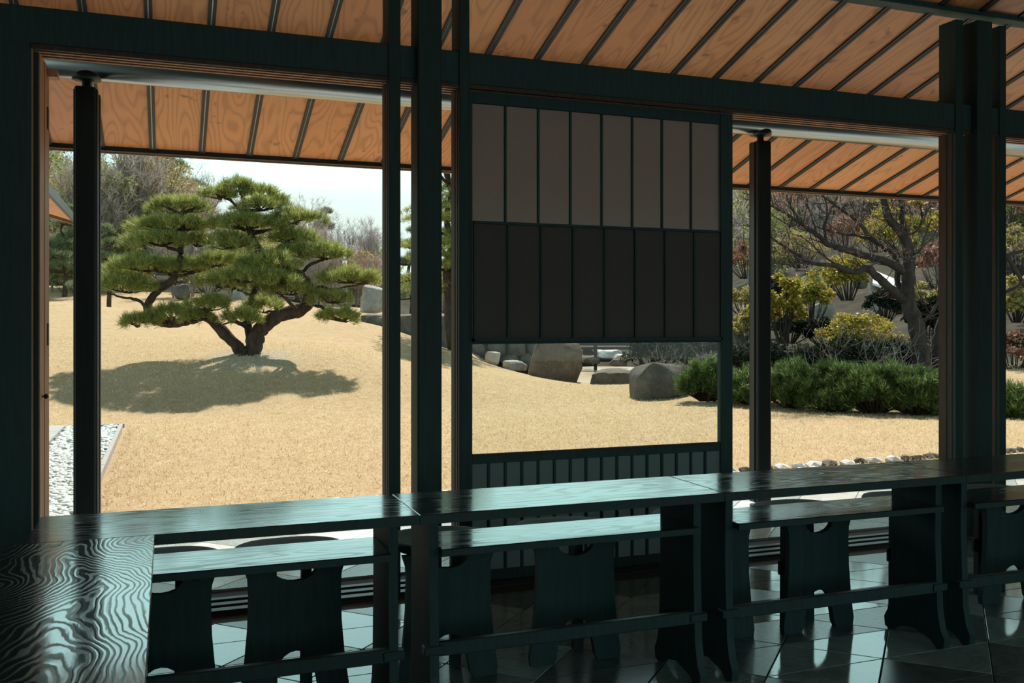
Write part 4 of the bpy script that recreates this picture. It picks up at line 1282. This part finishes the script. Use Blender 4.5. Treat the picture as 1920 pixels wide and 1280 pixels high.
def shrub(px, py, wpx, hpx, d, label, mname, seed, name='shrub', n=2600, size=.09, up=.6, stems=10, stem_m='bark_maple', floor_=.15):
    R2 = np.random.RandomState(seed)
    p = at(px, py, d); p.z -= .05
    o = tag(empty(name, p), label, 'shrub'); o.rotation_euler = (0,0,-YAW)
    w, h = wpx/FPX*d/2, hpx/FPX*d
    C = []; st = MB()
    nb = 34
    for k_ in range(nb):
        a = R2.uniform(0, 6.28); r_ = math.sqrt(R2.uniform(0, 1)); top = math.sqrt(max(0, 1-r_*r_*.9))
        c = np.array([math.cos(a)*r_*w*.9, math.sin(a)*r_*w*.75, h*(floor_+(.86-floor_)*top*R2.uniform(.45, 1.0))])
        s_ = min(w, h)*R2.uniform(.14, .26)
        m_ = n//nb
        C.append(c + unit(R2.normal(0,1,(m_,3)))*s_*R2.uniform(.3,1,(m_,1))*np.array([1.2,1.2,.8]))
        if k_ < stems*2: st.tube([(c[0]*.3, c[1]*.3, 0), tuple(c*np.array([.75,.75,.5])), tuple(c)], [.016,.011,.005], 4, False)
    st.build('stems', M[stem_m], o)
    v, f = leaves(R2, np.concatenate(C), size, up)
    np_obj('leaves', v, f, M[mname], o)
shrub(1610, 668, 170, 110, 19.5, 'broad yellow green dome shrub under the bare tree', 'leaf_yellow', 701, n=9000, size=.055)
shrub(1468, 640, 80, 160, 21, 'tall yellow bamboo like shrub right of the right outdoor column', 'leaf_yellow', 702, n=4200, size=.085)
shrub(1520, 610, 90, 130, 23, 'yellow leaved shrub behind the dome shrub', 'leaf_yellow', 703, n=4200, size=.08)
shrub(1590, 560, 100, 110, 26, 'yellow green shrub below the long bare branches', 'leaf_yellow', 704, n=4600, size=.085)
shrub(1400, 645, 70, 80, 24, 'olive shrub seen between the screen and the outdoor column', 'leaf_olive', 705, n=1800, size=.10)
shrub(1700, 480, 150, 130, 32, 'orange yellow foliage high behind the bare tree trunk', 'leaf_yellow', 706, n=2600, size=.16)
shrub(1740, 640, 100, 110, 22, 'dark glossy shrub behind the bare tree trunk', 'leaf_dark', 707, n=2600, size=.10)
shrub(1560, 725, 230, 110, 17.8, 'dark low shrub behind the row of low pines', 'leaf_dark', 708, n=7000, size=.07)
shrub(1430, 722, 160, 105, 18.2, 'dark glossy shrub left in the row behind the low pines', 'leaf_dark', 709, n=5200, size=.07)
shrub(1690, 722, 180, 110, 18.2, 'dark glossy shrub at the base of the bare tree', 'leaf_dark', 710, n=5200, size=.07)
shrub(1330, 690, 150, 75, 21, 'dark twiggy shrub above the boulders in the screen window', 'leaf_dark', 711, n=2600, size=.07)
shrub(1225, 690, 130, 70, 24, 'dark tangled shrub behind the broad dark boulder', 'leaf_dark', 712, n=2600, size=.08)
shrub(1905, 600, 90, 100, 20, 'yellow green shrub at the right edge of the frame', 'leaf_olive', 713, n=1800, size=.12)
shrub(1900, 700, 110, 110, 19.2, 'russet leaved shrub at the right edge above the boulder', 'leaf_red', 714, n=2400, size=.07)
shrub(1500, 420, 170, 120, 36, 'russet budding shrub high behind the long branches', 'leaf_red', 715, n=2200, size=.10)
shrub(1730, 430, 140, 130, 34, 'russet leaved tree top behind the bare trunk', 'leaf_red', 716, n=2200, size=.12)
_ks = [('leaf_olive','olive green'), ('leaf_yellow','yellow'), ('leaf_dark','dark'), ('leaf_green','green'), ('leaf_red','russet')]
_fill = [(1395,590,70,70,28,0), (1470,575,90,70,28,2), (1545,560,90,80,30,3), (1660,600,80,80,22.5,2), (1725,590,80,80,23,0), (1500,500,110,90,33,0), (1585,470,110,90,34,4),
         (1650,470,90,80,31,1), (1400,520,80,80,34,4), (1440,470,100,100,37,3), (1560,400,120,90,40,0), (1690,400,120,90,40,1), (1480,640,90,60,22,2), (1545,645,80,60,21.5,2), (1415,610,60,50,25,1), (1760,540,90,110,28,4), (1905,520,90,120,27,0), (1890,420,100,100,33,4)]
for _i, (px, py, w_, h_, d_, k_) in enumerate(_fill):
    shrub(px, py, w_, h_, d_, '%s leaved shrub, %s from the left among the bushes behind the low pines' % (_ks[k_][1], ('first','second','third','fourth','fifth','sixth','seventh','eighth','ninth','tenth','eleventh','twelfth','thirteenth','fourteenth','fifteenth','sixteenth','seventeenth','eighteenth')[sorted(range(len(_fill)), key=lambda q: _fill[q][0]).index(_i)]), _ks[k_][0], 740+_i, n=2600, size=.075)
shrub(150, 565, 150, 120, 36, 'light green shrub below the wing roof at the left', 'leaf_green', 717, n=3000, size=.13)
shrub(230, 560, 120, 140, 38, 'yellow green shrub left of the trained pine', 'leaf_olive', 718, n=3000, size=.13)
shrub(560, 545, 130, 60, 38, 'green shrub behind the right limb of the pine', 'leaf_green', 719, n=2400, size=.12)
shrub(680, 545, 90, 90, 38, 'brown olive bush beyond the upright grey boulder', 'leaf_olive', 720, n=2200, size=.12)
shrub(390, 545, 130, 70, 38, 'dark green bush between the pine stems', 'leaf_green', 721, n=2400, size=.12)
for _i, (px, d_, mn, kn) in enumerate(((2010,19,'leaf_dark','dark glossy'), (2120,20,'leaf_olive','olive'), (2260,21,'leaf_yellow','yellow'), (2400,22,'leaf_green','green'))):
    q_ = on_ground(px, d_); shrub(px, HORIZON + (EYE-q_.z)/d_*FPX, 190, 130, d_, '%s shrub in the row of bushes beyond the right edge of the view' % kn, mn, 780+_i, n=3600, size=.08)
# tangle of bare twigs by the pond
for i_, (px, py, d, lab) in enumerate(((1265,700,20,'tangle of bare twigs above the broad dark boulder'), (1395,690,19,'pale bare twigs beside the screen at the right'),
                                      (1640,690,17.2,'pale bare twigs in front of the yellow dome shrub'), (1700,690,16.8,'pale bare twigs at the foot of the bare tree'), (1560,690,17.4,'thin bare stems behind the low pines'))):
    R2 = np.random.RandomState(800+i_)
    p = at(px, py+20, d)
    o = tag(empty('bare_shrub', p), lab, 'shrub', None)
    tips = []
    for k_ in range(9):
        mb = MB()
        nd = Vector((R2.normal(0,.6), R2.normal(0,.5), 1)).normalized()
        grow(R2, mb, Vector((R2.normal(0,.3), R2.normal(0,.2), 0)), nd, R2.uniform(.35,.6), .012, 2, tips, .3, (1,3), .05, .7)
        mb.build('stem', M['bark_grey'], o)

# --- dormant grass blades on the nearer lawn
Rg = np.random.RandomState(9)
n = 70000
dpt = 7.0 + 13.0*Rg.uniform(0, 1, n)**.8
pxs = Rg.uniform(60, 1950, n); lat = (pxs-960)/FPX*dpt
gx, gy = lat*CA + dpt*SA, -lat*SA + dpt*CA
ok = (gy > LAWN_Y0+.05) & ~((gx < -.5) & (gy < 14.0))
gx, gy, dpt = gx[ok], gy[ok], dpt[ok]
zz = np.maximum(heights(np.stack([gx, gy], 1)), np.where(gy < 12, LAWN, -9)) - .004
c = np.stack([gx, gy, zz], 1)
v, f = tufts(Rg, c, np.tile([0,0,1.0], (len(c),1)), 3, .045, .007, .8)
tag(np_obj('grass_blades', v, f, M['straw']), 'short dry straw coloured grass blades on the near lawn', 'grass', kind='stuff')
